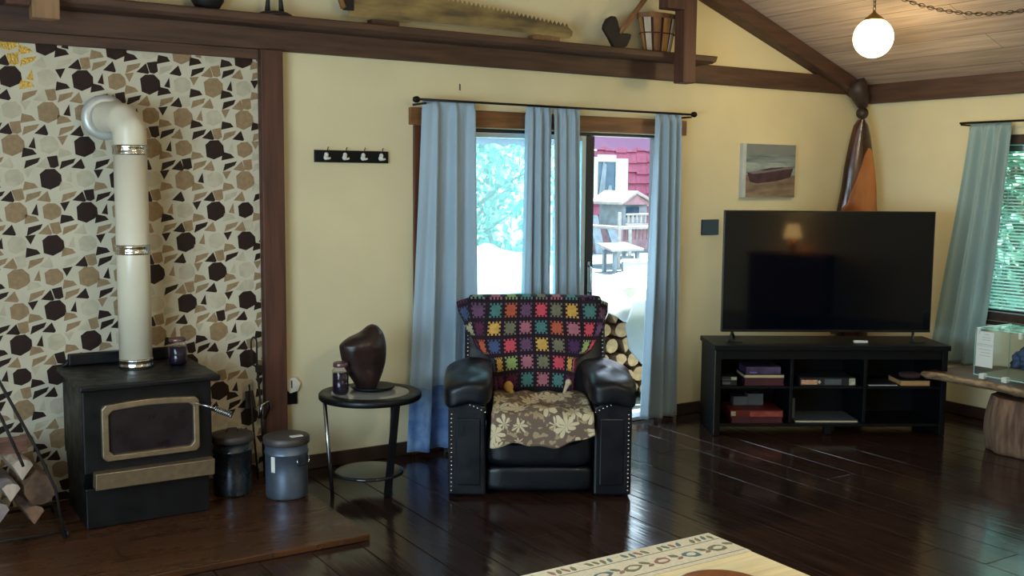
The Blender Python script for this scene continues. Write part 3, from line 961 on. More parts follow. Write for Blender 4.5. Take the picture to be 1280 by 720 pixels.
# ------------------------------------------------------------------ metal cans, fireplace tools
def can(label, x, y, r, hgt, mat, lidm, lab):
    z = .0308
    t = thing('ash_can', label, 'can', (x, y, z), group='lidded metal cans beside the stove')
    m = MB().lathe([(r * .96, z), (r, z + .012), (r, z + hgt * .36), (r, z + hgt * .7), (r + .005, z + hgt * .71), (r + .005, z + hgt * .735), (r, z + hgt * .745), (r, z + hgt * .86)], (x, y, 0), 40)
    m.build('drum', mat, t)
    MB().lathe([(r + .009, z + hgt * .862), (r + .011, z + hgt * .87), (r + .011, z + hgt * .965), (r + .004, z + hgt * .98), (r * .5, z + hgt), (0.0, z + hgt)], (x, y, 0), 40).build('lid', lidm, t)
    if lab:
        a = R(-62)
        hx, hy = x + (r + .004) * math.cos(a), y + (r + .004) * math.sin(a)
        tx, ty = -math.sin(a), math.cos(a)
        pts = [(hx + tx * s_ * .045, hy + ty * s_ * .045, z + q) for s_, q in ((-1, hgt * .66), (-1, hgt * .57), (-.8, hgt * .545), (.8, hgt * .545), (1, hgt * .57), (1, hgt * .66))]
        MB().tube(pts, .004, 8).build('handle', MAT['steel'], t)
        MB().box(x - .005, x + .06, y - .09, y - .06, z + hgt + .0005 - .002, z + hgt + .0025).build('paper_label', MAT['paper'], t)
        MB().hexa([(x - r * .93, y - r * .47, z + hgt * .45), (x - r * .82, y - r * .66, z + hgt * .45), (x - r * .80, y - r * .64, z + hgt * .45), (x - r * .91, y - r * .45, z + hgt * .45),
                   (x - r * .93, y - r * .47, z + hgt * .7), (x - r * .82, y - r * .66, z + hgt * .7), (x - r * .80, y - r * .64, z + hgt * .7), (x - r * .91, y - r * .45, z + hgt * .7)]).build('side_label', MAT['paper'], t)
    else:
        MB().tube([(x - .03, y, z + hgt + .0), (x - .025, y, z + hgt + .02), (x + .025, y, z + hgt + .02), (x + .03, y, z + hgt + .0)], .004, 8).build('handle', MAT['lidmat'], t)
    return t
can('dull grey metal can with paper label on lid, in front of the post', 1.91, -.53, .112, .335, MAT['galv'], MAT['lidmat'], True)
can('darker shiny metal can between the stove and the other can', 1.675, -.34, .103, .335, MAT['galvdark'], MAT['lidmat'], False)
ft = thing('fireplace_poker', 'black iron poker with looped handle leaning by the post', 'poker', (1.9, -.12, .031))
pts = [(1.915, -.16, .032), (1.912, -.12, .4), (1.905, -.085, .68)]
MB().tube(pts, .007, 8).build('shaft', MAT['iron'], ft)
lo = []
for i in range(17):
    a = PI * i / 16
    lo.append((1.905 - .016 + .016 * math.cos(a) + 0, -.083, .80 + .03 * math.sin(a)))
MB().tube([(1.905, -.084, .68)] + lo + [(1.873, -.083, .68), (1.9, -.084, .66)], .0055, 8).build('loop_handle', MAT['iron'], ft)
MB().box(1.893, 1.925, -.115, -.085, .63, .67).build('collar', MAT['iron'], ft, bevel=.003)
sv_ = thing('hearth_shovel', 'small black hearth shovel upside down against the tiles by the post', 'shovel', (1.86, -.09, .031))
MB().tube([(1.872, -.17, .032), (1.866, -.11, .35), (1.862, -.07, .56)], .006, 8).build('shaft', MAT['iron'], sv_)
MB().hexa([(1.835, -.075, .42), (1.9, -.078, .42), (1.9, -.068, .42), (1.835, -.066, .42), (1.845, -.052, .52), (1.892, -.052, .52), (1.892, -.045, .52), (1.845, -.045, .52)]).build('blade', MAT['iron'], sv_, bevel=.003)
hs = MB()
hs.tube([(1.935, -.1, .36), (1.96, -.13, .43), (1.94, -.16, .47), (1.9, -.165, .455), (1.885, -.17, .38)], .009, 8)
tag(hs.build('cable', MAT['steel']), 'looped pale cable end hanging behind the labelled can', 'cable')

# ------------------------------------------------------------------ firewood rack at the left edge
rk = thing('firewood_rack', 'black wire firewood rack with two sloping rods on the hearth', 'rack', (.62, -.42, .031))
MB().tube([(.50, -.655, .86), (.531, -.655, .79), (.67, -.655, .47), (.743, -.655, .27), (.775, -.655, .032)], .007, 8).build('rod', MAT['iron'], rk)
MB().tube([(.44, -.655, .84), (.526, -.655, .64), (.60, -.655, .43), (.61, -.655, .40)], .007, 8).build('rod', MAT['iron'], rk)
MB().tube([(.79, -.64, .06), (.79, -.2, .06), (.25, -.2, .06), (.25, -.64, .06)], .008, 8, closed=True).build('base_rail', MAT['iron'], rk)
for (x, y) in ((.79, -.64), (.79, -.2), (.25, -.2), (.25, -.64)):
    MB().tube([(x, y, .0315), (x, y, .06)], .009, 8).build('foot', MAT['iron'], rk)

def log_mesh(outline, p0, p1, mats, jitter=.006, seed=0):
    rg = random.Random(seed)
    p0, p1 = Vector(p0), Vector(p1)
    d = (p1 - p0).normalized()
    a = Vector((0, 0, 1)) if abs(d.z) < .8 else Vector((0, 1, 0))
    s = d.cross(a).normalized()
    u = s.cross(d)
    m = MB()
    n = len(outline)
    rings = []
    for i in range(6):
        t = i / 5
        c = p0 + (p1 - p0) * t
        rings += [c + s * (x + rg.uniform(-jitter, jitter) * (0 < i < 5)) + u * (y + rg.uniform(-jitter, jitter) * (0 < i < 5)) for x, y in outline]
    fs = []
    for i in range(5):
        for k in range(n):
            fs.append((i * n + k, i * n + (k + 1) % n, (i + 1) * n + (k + 1) % n, (i + 1) * n + k))
    m._add(rings, fs, 0, False)
    m.f += [tuple(reversed(range(n))), tuple(5 * n + k for k in range(n))]
    m.mi += [1, 1]
    m.sm += [False, False]
    return m
circ = lambda r, n=14, sq=1.0, j=0, sd=0: [(r * math.cos(2 * PI * k / n) * (1 + random.Random(sd + k).uniform(-j, j)), r * sq * math.sin(2 * PI * k / n) * (1 + random.Random(sd + k + 50).uniform(-j, j))) for k in range(n)]
wedge = lambda r: [(0, -r), (r * .95, r * .25), (r * .75, r * .62), (r * .3, r * .85), (-r * .3, r * .85), (-r * .8, r * .5)]
lg_ = 'firewood pieces in the rack'
tag(log_mesh(circ(.068, 16, 1.05, .05, 2), (.687, -.60, .264), (.66, -.22, .264), 0, .003, 1).build('firewood_log', [MAT['logbark'], MAT['logdark']]), 'round brown log with its dark cut end facing out of the rack', 'log', lg_)
tag(log_mesh(wedge(.052), (.612, -.58, .368), (.58, -.25, .368), 0, .004, 2).build('firewood_log', [MAT['logpale'], MAT['logpale']]), 'pale split log lying above the round log', 'log', lg_)
tag(log_mesh(wedge(.045), (.558, -.60, .272), (.53, -.25, .272), 0, .004, 3).build('firewood_log', [MAT['loggrey'], MAT['logpale']]), 'split log with pale pinkish end left of the round log', 'log', lg_)
tag(log_mesh(wedge(.042), (.655, -.46, .462), (.36, -.42, .462), 0, .004, 4).build('firewood_log', [MAT['logred'], MAT['logred']]), 'reddish brown split log lying topmost across the pile', 'log', lg_)
tag(log_mesh(wedge(.07), (.487, -.58, .165), (.45, -.24, .165), 0, .005, 5).build('firewood_log', [MAT['loggrey'], MAT['loggrey']]), 'grey split log lowest in the rack at the left edge', 'log', lg_)
tag(log_mesh(wedge(.055), (.455, -.56, .335), (.43, -.24, .335), 0, .004, 6).build('firewood_log', [MAT['logbark'], MAT['loggrey']]), 'barky split log at the far left of the pile, mid height', 'log', lg_)
tag(log_mesh(wedge(.048), (.66, -.55, .135), (.63, -.22, .135), 0, .004, 8).build('firewood_log', [MAT['logbark'], MAT['logbark']]), 'dark barky log beneath the round log', 'log', lg_)

# ------------------------------------------------------------------ hook board, plates, picture
hb = thing('hanging_hook_board', 'black board with four small white hooks on the cream wall', 'hook rack', (2.527, -.02, 1.82))
x0, x1 = 2.292, 2.762
MB().box(x0, x1, -.018, -.001, 1.822, 1.893).build('board', MAT['blackwood'], hb, bevel=.002)
for i in range(4):
    x = x0 + .066 + i * .117
    hk = MB()
    hk.ball((x, -.03, 1.866), .013, 12, 8, sz=1.1).ball((x - .004, -.034, 1.85), .015, 12, 8)
    hk.tube([(x, -.02, 1.855), (x + .006, -.045, 1.842), (x + .018, -.052, 1.848)], .006, 8)
    ho = hk.build('hook', MAT['white'], hb)
    MB().tube([(x + .012, -.022, 1.894), (x + .012, -.026, 1.905), (x + .016, -.026, 1.912)], .003, 6).build('wire_tip', MAT['iron'], ho)
ou = thing('wall_outlet', 'white hexagonal cover over a black wall outlet beside the post', 'outlet', (2.13, -.01, .42))
MB().box(2.098, 2.168, -.014, -.001, .405, .51).build('box', MAT['blackwood'], ou, bevel=.002)
hx_ = [(2.135 + .05 * math.cos(R(60 * k + 12)), .522 + .05 * math.sin(R(60 * k + 12))) for k in range(6)]
MB().prism(hx_, -.03, -.0145, 'xz').build('hexagon_cover', MAT['hexwhite'], ou, bevel=.003)
MB().box(2.125, 2.132, -.0325, -.0302, .505, .55).build('switch_slot', MAT['iron'], ou)
tag(MB().box(5.318, 5.487, -.012, -.001, 1.335, 1.45).build('switch_plate', MAT['navy'], bevel=.003), 'dark square wall plate between the curtain and the television', 'wall plate')
tag(MB().box(3.262, 3.268, -.004, -.001, 2.285, 2.325).build('nail', MAT['iron']), 'small nail in the wall above the left curtain', 'nail')
# canvas picture of a boat on a beach, painted as flat patches of colour
pcx0, pcx1, pcz0, pcz1 = 5.69, 6.255, 1.612, 2.02
pc = thing('beach_picture', 'small canvas of an old boat on a beach above the television', 'picture', (5.97, -.02, pcz0))
MB().box(pcx0, pcx1, -.035, -.001, pcz0, pcz1).build('canvas', MAT['whitetrim'], pc, bevel=.002)
pm = [M('painted sky', (128, 132, 132), .8, var=.05), M('painted sea', (88, 104, 110), .8, rgb2=(140, 152, 152), vscale=(3, 3, 30)), M('painted surf', (176, 186, 180), .8, rgb2=(126, 140, 140), vscale=(5, 5, 22)),
      M('painted sand', (150, 128, 104), .8, rgb2=(108, 92, 78), vscale=(5, 5, 24)), M('painted hull', (70, 48, 54), .8, var=.3, vscale=(12, 12, 12)), M('painted gunwale', (122, 112, 116), .8, var=.2)]
im = MB()
L = lambda a, c: (pcx0 + .035 + a * (pcx1 - pcx0 - .037), pcz0 + .003 + c * (pcz1 - pcz0 - .006))
def patch(pts, mi, d):
    im.prism([L(a, c) for a, c in pts], -.0355 - d, -.0352, 'xz', mi)
patch([(0, .81), (1, .81), (1, 1), (0, 1)], 0, .0002)
patch([(0, .66), (1, .66), (1, .81), (0, .81)], 1, .0002)
patch([(0, .42), (1, .42), (1, .66), (0, .66)], 2, .0002)
patch([(0, 0), (1, 0), (1, .42), (0, .42)], 3, .0002)
patch([(.02, .47), (.2, .50), (.5, .50), (.75, .54), (.96, .56), (.9, .38), (.62, .31), (.22, .26), (.08, .29)], 4, .0006)
patch([(.0, .47), (.15, .49), (.45, .55), (.75, .57), (1, .6), (.95, .55), (.7, .52), (.35, .46), (.15, .44)], 5, .001)
patch([(.25, .51), (.5, .56), (.78, .58), (.7, .55), (.4, .51)], 4, .0013)
im.build('print', pm, pc)

# ------------------------------------------------------------------ side table, sculpture, jar
tx, ty = 2.385, -.565
tb = thing('side_table', 'round black side table with glass inset and slanted legs', 'side table', (tx, ty, 0), R(10))
def ringlathe(r0, r1, z0, z1):
    return MB().lathe([(r0, z0), (r1 - .006, z0), (r1, z0 + .006), (r1, z1 - .006), (r1 - .006, z1), (r0, z1), (r0, z0)], (tx, ty, 0), 56)
TT = .552
ringlathe(.215, .283, TT - .035, TT).build('top_rim', MAT['blackmetal'], tb)
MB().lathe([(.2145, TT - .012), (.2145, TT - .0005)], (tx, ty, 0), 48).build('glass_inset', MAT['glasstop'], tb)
for i, (fx, fy, ax_, ay_, mt) in enumerate(((2.145, -.59, 2.118, -.56, 'steel'), (2.41, -.73, 2.435, -.79, 'blackmetal'), (2.575, -.42, 2.60, -.40, 'steel'))):
    rr_ = .017 if mt == 'blackmetal' else .011
    m = MB()
    a, bq = Vector((ax_, ay_, TT - .036)), Vector((fx, fy, .001))
    if mt == 'blackmetal':
        w = .019
        m.hexa([(bq.x - w, bq.y - .012, .001), (bq.x + w, bq.y - .012, .001), (bq.x + w, bq.y + .012, .001), (bq.x - w, bq.y + .012, .001),
                (a.x - w, a.y - .012, a.z), (a.x + w, a.y - .012, a.z), (a.x + w, a.y + .012, a.z), (a.x - w, a.y + .012, a.z)])
    else:
        m.tube([a, bq], rr_, 12)
    m.build('leg', MAT[mt], tb, bevel=.002 if mt == 'blackmetal' else 0)
m = MB().lathe([(.0, .095), (.175, .095), (.19, .1), (.19, .112), (.175, .116), (0, .116)], (2.37, -.58, 0), 48)
m.build('lower_shelf', MAT['shelfglass'], tb)
# sculpture on a dark plate
sc_ = thing('burl_sculpture', 'lumpy dark burl sculpture standing on the round side table', 'sculpture', (2.42, -.53, TT + .001))
m = MB().lathe([(.06, TT + .001), (.11, TT + .004), (.13, TT + .02), (.12, TT + .022), (.05, TT + .012), (0, TT + .012)], (2.43, -.5, 0), 36)
m.build('plate', MAT['blackwood'], sc_)
prof = [(.0, 446, 470, .055), (.033, 442, 474, .062), (.08, 435, 478, .07), (.127, 430, 481, .078), (.174, 427, 482.5, .084), (.215, 425.5, 482.5, .086), (.245, 425, 482, .084), (.268, 431, 481, .078),
        (.285, 437, 480, .07), (.305, 449, 478, .06), (.325, 455, 475, .045), (.341, 459, 472, .03), (.350, 463.5, 467.5, .012), (.352, 465, 465.2, .0)]
m = MB()
def sfn(s, t):
    q = t * (len(prof) - 1)
    i = min(int(q), len(prof) - 2)
    f = q - i
    h_, la, lb_, ry = [prof[i][k] + (prof[i + 1][k] - prof[i][k]) * f for k in range(4)]
    a = 2 * PI * s
    cx_, rx = 2.235 + ((la + lb_) / 2 - 425) * .00482, (lb_ - la) / 2 * .00482
    nz = 1 + .10 * mnoise.noise(Vector((math.cos(a) * 1.7, math.sin(a) * 1.7, h_ * 11))) + .05 * mnoise.noise(Vector((math.cos(a) * 4, math.sin(a) * 4, h_ * 26)))
    if math.sin(a) < 0:
        nz *= 1 - .22 * math.exp(-((math.cos(a) + .15) / .3) ** 2) * math.exp(-((h_ - .12) / .08) ** 2)
    return (cx_ + rx * math.cos(a) * (.96 + .04 * nz) + .005, -.485 + ry * nz * math.sin(a), TT + .014 + h_)
m.grid(sfn, 40, 44)
m.build('burl', MAT['sculpt'], sc_, sub=1)
jar('candle_jar', 'dark tall candle jar beside the sculpture on the side table', 2.222, -.535, TT + .001, .046, .175)

# ------------------------------------------------------------------ recliner (local frame: x along its front, y to its back)
rc = thing('recliner', 'black leather recliner with nailhead trim facing the room', 'armchair', (2.678, -.929, 0), R(-30.7))
W_ = 1.0
LM = MAT['leather']
def armpanel(xa, xb, side):
    m = MB()
    top = []
    # front outline with a curved top edge
    n = 10
    poly = [(xa, .012), (xb, .012)]
    for i in range(n + 1):
        t = i / n
        x = xb + (xa - xb) * t
        o_ = t if side < 0 else 1 - t      # 1 at the outer edge
        poly.append((x, .50 + .055 * math.sin(min(1, o_ * 1.2) * PI * .5)))
    m.prism(poly, .0, .80, 'xz')
    return m
armL = armpanel(.0, .205, -1).build('arm', LM, rc, local=True, bevel=.012)
armR = armpanel(.795, 1.0, 1).build('arm', LM, rc, local=True, bevel=.012)
for a_o, xa, xb in ((armL, .045, .175), (armR, .825, .955)):
    MB().box(xa, xb, -.008, .004, .07, .44).build('front_inset', LM, a_o, local=True, bevel=.006)
def nails(pts, parent):
    m = MB()
    for p in pts:
        m.ball(p, .0062, 8, 5, sy=.7)
    return m.build('nailhead_trim', MAT['nail'], parent, local=True)
def arc_pts(xa, xb, side):
    out = []
    n = 9
    for i in range(n):
        t = i / (n - 1)
        x = xa + (xb - xa) * t
        o_ = (1 - t) if side < 0 else t
        out.append((x, -.003, .475 + .05 * math.sin(min(1, o_ * 1.2) * PI * .5)))
    return out
nails([(.018, -.003, .04 + .0235 * i) for i in range(19)], armL)
nails(arc_pts(.034, .2, -1), armL)
nails([(.982, -.003, .04 + .0235 * i) for i in range(19)], armR)
nails(arc_pts(.8, .966, 1), armR)
def padfn(side):
    def f(w):
        o_ = (.11 - w.x) if side < 0 else (w.x - .89)
        w.z -= .12 * max(0, .2 - w.y) + .2 * max(0, o_)
        w.z += .008 * math.sin(w.y * 21) * math.cos(w.x * 31)
        return w
    return f
MB().puff(-.03, .24, -.05, .62, .535, .685, p=6, n=12, fn=padfn(-1)).build('arm_pad', LM, rc, local=True, sub=1)
MB().puff(.76, 1.03, -.05, .62, .535, .685, p=6, n=12, fn=padfn(1)).build('arm_pad', LM, rc, local=True, sub=1)
MB().puff(.21, .79, .02, .14, .03, .165, p=9, n=10).build('footrest', LM, rc, local=True)
MB().puff(.21, .79, -.005, .2, .168, .36, p=6, n=10).build('seat_flap', LM, rc, local=True)
def seatfn(w):
    w.z += .012 * math.sin(w.x * 18) * math.sin(w.y * 9)
    return w
MB().puff(.207, .793, -.025, .58, .27, .435, p=5, n=12, fn=seatfn).build('seat_cushion', LM, rc, local=True, sub=1)
BX0, BX1 = .075, .925
def backfn(w):
    # lean backwards with height
    k = (w.z - .4)
    w.y += .32 * k
    w.y += -.015 * math.cos((w.x - .5) * 2.2)
    return w
bk = MB().puff(BX0, BX1, .52, .72, .3, 1.0, p=7, n=14, fn=backfn).build('backrest', LM, rc, local=True, sub=1)
for xb_ in (BX0 + .022, BX1 - .022):
    nails([(xb_, .518 + .32 * (.15 + .0225 * i), .55 + .0225 * i) for i in range(15)], bk)
MB().box(.206, .794, .145, .78, .04, .268).build('chassis', MAT['blackmetal'], rc, local=True)
for x, y in ((.06, .08), (.94, .08), (.06, .72), (.94, .72)):
    MB().lathe([(.028, .001), (.03, .006), (.026, .011)], (x, y, 0), 14).build('foot', MAT['blackmetal'], rc, local=True)

# crocheted afghan over the back
YARN = {'sage': (120, 150, 126), 'pink': (178, 106, 122), 'lime': (150, 172, 98), 'teal': (70, 128, 126), 'olive': (118, 116, 92), 'purple': (74, 38, 88), 'blue': (62, 80, 124),
        'mauve': (104, 68, 104), 'orange': (190, 86, 56), 'hot': (218, 74, 92), 'yellow': (220, 172, 76), 'plum': (84, 26, 62), 'coral': (196, 82, 74), 'maroon': (92, 26, 48), 'cream': (172, 170, 140)}
YARN = {k: tuple(.86 * c + .14 * 96 for c in v) for k, v in YARN.items()}
names = list(YARN)
afm = [M('afghan border yarn', (30, 14, 28), .95, bump=.6, bscale=(120, 120, 120))] + [M('afghan %s yarn' % k, YARN[k], .95, var=.12, vscale=(40, 40, 40), bump=.5, bscale=(130, 130, 130)) for k in names]
GRID = ['plum sage pink lime teal olive pink teal purple sage', 'blue mauve teal orange mauve hot olive yellow teal mauve', 'cream plum yellow olive pink teal orange pink hot mauve',
        'plum orange blue hot mauve yellow olive purple lime hot', 'lime blue yellow lime pink olive hot yellow coral maroon', 'mauve plum plum plum teal pink teal plum maroon maroon']
GRID = [r.split() for r in GRID]
NC, NR, SUBC = 10, 6, 9
def back_front(x, z):
    X, Z = min(1, abs((x - .5) / .425)), min(1, abs((z - .65) / .35))
    k = max(0.0, 1 - X ** 7 - Z ** 7) ** (1 / 7)
    return .62 - .1 * k + .32 * (z - .4) - .015 * math.cos((x - .5) * 2.2)
def affn(s, t):
    # t 0 = edge behind the top, then over the top and down the front to the seat
    e = abs(s - .5) * 2
    if t < .12:                            # lying over the top edge
        u_ = t / .12
        v = 0
        y = .865 - .085 * u_
        z = 1.028 - .006 * (1 - u_)
    else:
        v = (t - .12) / .88
        z = 1.028 - .53 * v
        y = None
    Lh = lerp_tab([(0, .465), (.12, .455), (.35, .40), (.56, .335), (.66, .25), (1, .24)], v)
    q = abs(s - .5) * .93 / Lh
    if q > .6:
        q = .6 + .4 * (1 - math.exp(-(q - .6) / .4)) / (1 - math.exp(-(max(.465 / Lh, .61) - .6) / .4))
    x = .49 + (1 if s > .5 else -1) * q * Lh
    x += .006 * math.sin(v * 7 + s * 5)
    z -= .05 * e ** 3 * max(0, 1 - v * 1.6) * (1 if abs(x - .5) > .40 else .3) + .015 * math.sin(s * 9) * v
    if y is None:
        y = back_front(x, min(z, .995)) - .024 - .02 * min(1, v * 6) - .008 * math.sin(s * 17 + v * 6) * min(1, v * 4)
        if v < .06:
            y = min(y, .78)
        y += .02 * max(0, e - .9) * 10 * max(0, 1 - v * 3)
        if v > .7:
            y -= .05 * (v - .7)
    return (x, y, z)
def afm_fn(i, j):
    ci, cj = i // SUBC, j // SUBC
    a, b_ = i % SUBC, j % SUBC
    lo, hi = 1, SUBC - 2
    if lo <= a <= hi and lo <= b_ <= hi:
        edge = a in (lo, hi) or b_ in (lo, hi)
        if edge and (a + b_) % 2:
            return 0
        return 1 + names.index(GRID[cj][ci])
    return 0
m = MB().grid(affn, NC * SUBC, NR * SUBC, thick=.006, mfn=afm_fn)
mw = Matrix.Translation((2.678, -.929, 0)) @ Matrix.Rotation(R(-30.7), 4, 'Z')
m.v = [mw @ v for v in m.v]
tag(m.build('afghan', afm), 'crocheted granny square blanket in many colours over the recliner back', 'blanket')

# floral seat pad draped over the seat front
def padf(s, t):
    # t 0 back .. 1 front hanging edge
    x = .24 + .54 * s
    if t < .62:
        u_ = t / .62
        y = .43 - .44 * u_
        z = .472 + .02 * math.sin(s * 7 + 1) * math.sin(u_ * 4) + .02 * (1 - u_)
    elif t < .72:
        u_ = (t - .62) / .1
        y = -.01 - .045 * math.sin(u_ * PI / 2)
        z = .472 - .035 * (1 - math.cos(u_ * PI / 2))
    else:
        u_ = (t - .72) / .28
        y = -.055 - .004 * u_
        z = .437 - u_ * (.10 + .05 * (1 - s) - .02 * math.sin(s * 8)) 
    x += .025 * (t - .5) * (1 - 2 * s) * -1
    return (x, y - .006 * math.sin(s * 11), z + .006 * math.sin(s * 23 + t * 9))
sp_ = thing('seat_pad', 'taupe and cream floral seat pad draped over the recliner seat', 'cushion', (2.678, -.929, .3), R(-30.7))
INV[sp_.name] = (Matrix.Translation((2.678, -.929, .3)) @ Matrix.Rotation(R(-30.7), 4, 'Z')).inverted()
def to_w(m_):
    m_.v = [mw @ v for v in m_.v]
    return m_
m = MB().grid(padf, 44, 40, thick=.012)
uvpts = []
o = MB()
o.v, o.f, o.mi, o.sm = [mw @ v for v in m.v], m.f, m.mi, m.sm
pad_o = o.build('pad', MAT['floral'], sp_)
# lay the pattern along the cloth
uvl = pad_o.data.uv_layers.new(name='UVMap')
for lp_ in pad_o.data.loops:
    k = lp_.vertex_index % (45 * 41)
    uvl.data[lp_.index].uv = ((k % 45) / 44 * .95, (k // 45) / 40 * .9)
ty_y = M('yellow yarn', (206, 164, 82), .9, bump=.4)
ty_c = M('cream yarn', (196, 178, 148), .9, bump=.4)
to_w(MB().ball((.335, .40, .535), .028, 14, 10, sz=1.2).ball((.35, .39, .505), .018, 12, 8)).build('yellow_tie', ty_y, sp_)
to_w(MB().tube([(.655, .38, .5), (.665, .38, .53), (.68, .385, .56)], [.008, .01, .016], 10).ball((.682, .385, .565), .02, 12, 8)).build('cream_tie', ty_c, sp_)

# ------------------------------------------------------------------ TV stand (local frame) and television
TVR = math.atan2(-.5043, .8635)
tvo = (4.909, -.628, 0)
tvm = Matrix.Translation(tvo) @ Matrix.Rotation(TVR, 4, 'Z')
ts = thing('tv_stand', 'long black television stand with open cubbies across the corner', 'tv stand', tvo, TVR)
SW, SD, SH = 1.6, .45, .628
BW = MAT['blackwood']
def lb(x0, x1, y0, y1, z0, z1, name, bev=.003, mat=None):
    return MB().box(x0, x1, y0, y1, z0, z1).build(name, mat or BW, ts, local=True, bevel=bev)
lb(-.012, SW + .012, -.015, SD, SH - .035, SH, 'top')
lb(0, .04, 0, SD - .002, .002, SH - .036, 'side_panel')
lb(SW - .04, SW, 0, SD - .002, .002, SH - .036, 'side_panel')
lb(.041, SW - .041, .01, .03, SH - .1, SH - .037, 'front_rail')
lb(.041, SW - .041, .012, SD - .012, .062, .082, 'bottom_shelf')
lb(.041, SW - .041, SD - .012, SD - .002, .082, SH - .037, 'back_panel')
for x in (.535, 1.045):
    lb(x - .012, x + .012, .03, SD - .013, .083, SH - .037, 'divider')
for xa, xb in ((.041, .522), (.548, 1.032), (1.058, SW - .041)):
    lb(xa, xb, .025, SD - .014, .322, .34, 'middle_shelf')
lb(.8 - .025, .8 + .025, .03, .08, .002, .061, 'centre_foot')
MB().box(-.0015, .0, .0, .018, .01, .59).build('edge_highlight', MAT['steel'], ts, local=True)  # pale strip paints the highlight along the side panel's front edge

tv = thing('television', 'large black flat television standing on the long black stand', 'television', tuple(tvm @ Vector((.82, .22, SH))), TVR)
INV[tv.name] = (tvm @ Matrix.Translation((.82, .22, SH))).inverted()
def tvw(m_):
    m_.v = [tvm @ v for v in m_.v]
    return m_
t0x, t1x, tz0, tz1 = .08, 1.555, .69, 1.535
tvw(MB().box(t0x, t1x, .2, .235, tz0, tz1)).build('bezel', MAT['bezel'], tv, bevel=.003)
tvw(MB().box(t0x + .008, t1x - .008, .1985, .1998, tz0 + .018, tz1 - .008)).build('screen', MAT['screen'], tv)
tvw(MB().puff(t0x + .25, t1x - .25, .236, .285, tz0 + .05, tz1 - .25, p=8)).build('rear_housing', MAT['tvback'], tv)
for x in (.16, 1.44):
    tvw(MB().tube([(x, .217, tz0 + .002), (x - .035, .14, SH + .008)], .009, 8).tube([(x, .217, tz0 + .002), (x + .035, .3, SH + .008)], .009, 8).box(x - .05, x + .05, .13, .15, SH + .001, SH + .007)).build('stand_foot', MAT['bezel'], tv)
tvw(MB().box(.855, .89, .205, .225, tz0 - .012, tz0 - .0005)).build('infrared_sensor', MAT['bezel'], tv)

def shelf_item(name, label, cat, x0, x1, y0, y1, z0, z1, mat, group=None, rot=0.0, bev=.002):
    c = Vector(((x0 + x1) / 2, (y0 + y1) / 2, 0))
    m_ = MB().box(x0, x1, y0, y1, z0, z1)
    rm = Matrix.Translation(c) @ Matrix.Rotation(rot, 4, 'Z') @ Matrix.Translation(-c)
    m_.v = [tvm @ (rm @ v) for v in m_.v]
    return tag(m_.build(name, mat, bevel=bev), label, cat, group)
def book(name, label, cat, x0, x1, y0, y1, z0, z1, cover, page, group, title=None):
    """page block between two covers and a spine at the back"""
    t = thing(name, label, cat, tuple(tvm @ Vector(((x0 + x1) / 2, (y0 + y1) / 2, z0))), TVR, group)
    c = .004
    cv = MB().box(x0, x1, y0, y1, z0, z0 + c).box(x0, x1, y0, y1, z1 - c, z1).box(x0, x1, y1 - c, y1, z0 + c, z1 - c)
    tvw(cv).build('cover', cover, t)
    tvw(MB().box(x0 + .004, x1 - .004, y0 + .004, y1 - c - .0005, z0 + c + .0002, z1 - c - .0002)).build('page_block', page, t)
    return t
c_plum = M('plum box card', (58, 42, 70), .35, rgb2=(96, 84, 116), vscale=(10, 10, 10))
c_burg = M('burgundy card', (78, 34, 44), .5, var=.2)
c_red = M('red game card', (104, 28, 26), .5, var=.3, vscale=(9, 9, 30))
c_redl = M('faded red panel', (176, 92, 76), .55, rgb2=(150, 60, 50), vscale=(20, 20, 20))
c_grey = M('grey card', (84, 92, 98), .5, var=.15)
c_dark = M('dark card', (34, 36, 42), .45)
c_page = M('cream pages', (214, 196, 154), .85, var=.08, vscale=(8, 8, 160))
c_tan = M('tan pages', (186, 146, 92), .85, var=.12, vscale=(8, 8, 160))
c_orange = M('orange label', (206, 128, 80), .5, rgb2=(226, 196, 160), vscale=(40, 40, 60))
c_lab = M('cream label', (204, 204, 176), .5, rgb2=(150, 156, 120), vscale=(50, 50, 70))
U = .3405
L_ = .0825
gb = 'boxes and books in the stand cubbies'
def cased(label, x0, x1, y0, y1, z0, z1, mat, labels, name='disc_case', cat='case'):
    t = thing(name, label, cat, tuple(tvm @ Vector(((x0 + x1) / 2, (y0 + y1) / 2, z0))), TVR, gb)
    tvw(MB().box(x0, x1, y0, y1, z0, z1)).build('case', mat, t, bevel=.002)
    for (a, b_, c0, c1, lm) in labels:
        tvw(MB().box(a, b_, y0 - .0012, y0 - .0002, c0, c1)).build('front_label', lm, t)
    return t
# left cubby, upper
cased('lower of two small grey disc cases at the left of the stand', .06, .165, .06, .2, U, U + .03, c_dark, [(.065, .12, U + .006, U + .024, c_grey)])
cased('upper of two small grey disc cases at the left of the stand', .06, .165, .062, .2, U + .0305, U + .06, c_dark, [(.062, .12, U + .036, U + .044, c_grey), (.124, .162, U + .036, U + .056, c_lab)])
book('book', 'thick burgundy book lowest in the upper left cubby', 'book', .215, .49, .05, .26, U, U + .05, c_burg, c_burg, gb)
book('book', 'book with bright cream page edge in the upper left cubby', 'book', .21, .49, .045, .27, U + .0505, U + .078, c_dark, c_page, gb)
cased('plum coloured game box on top of the cream edged book', .225, .465, .055, .26, U + .0785, U + .128, c_plum, [(.25, .3, U + .084, U + .094, M('violet print', (120, 110, 190), .5))], 'game_box', 'box')
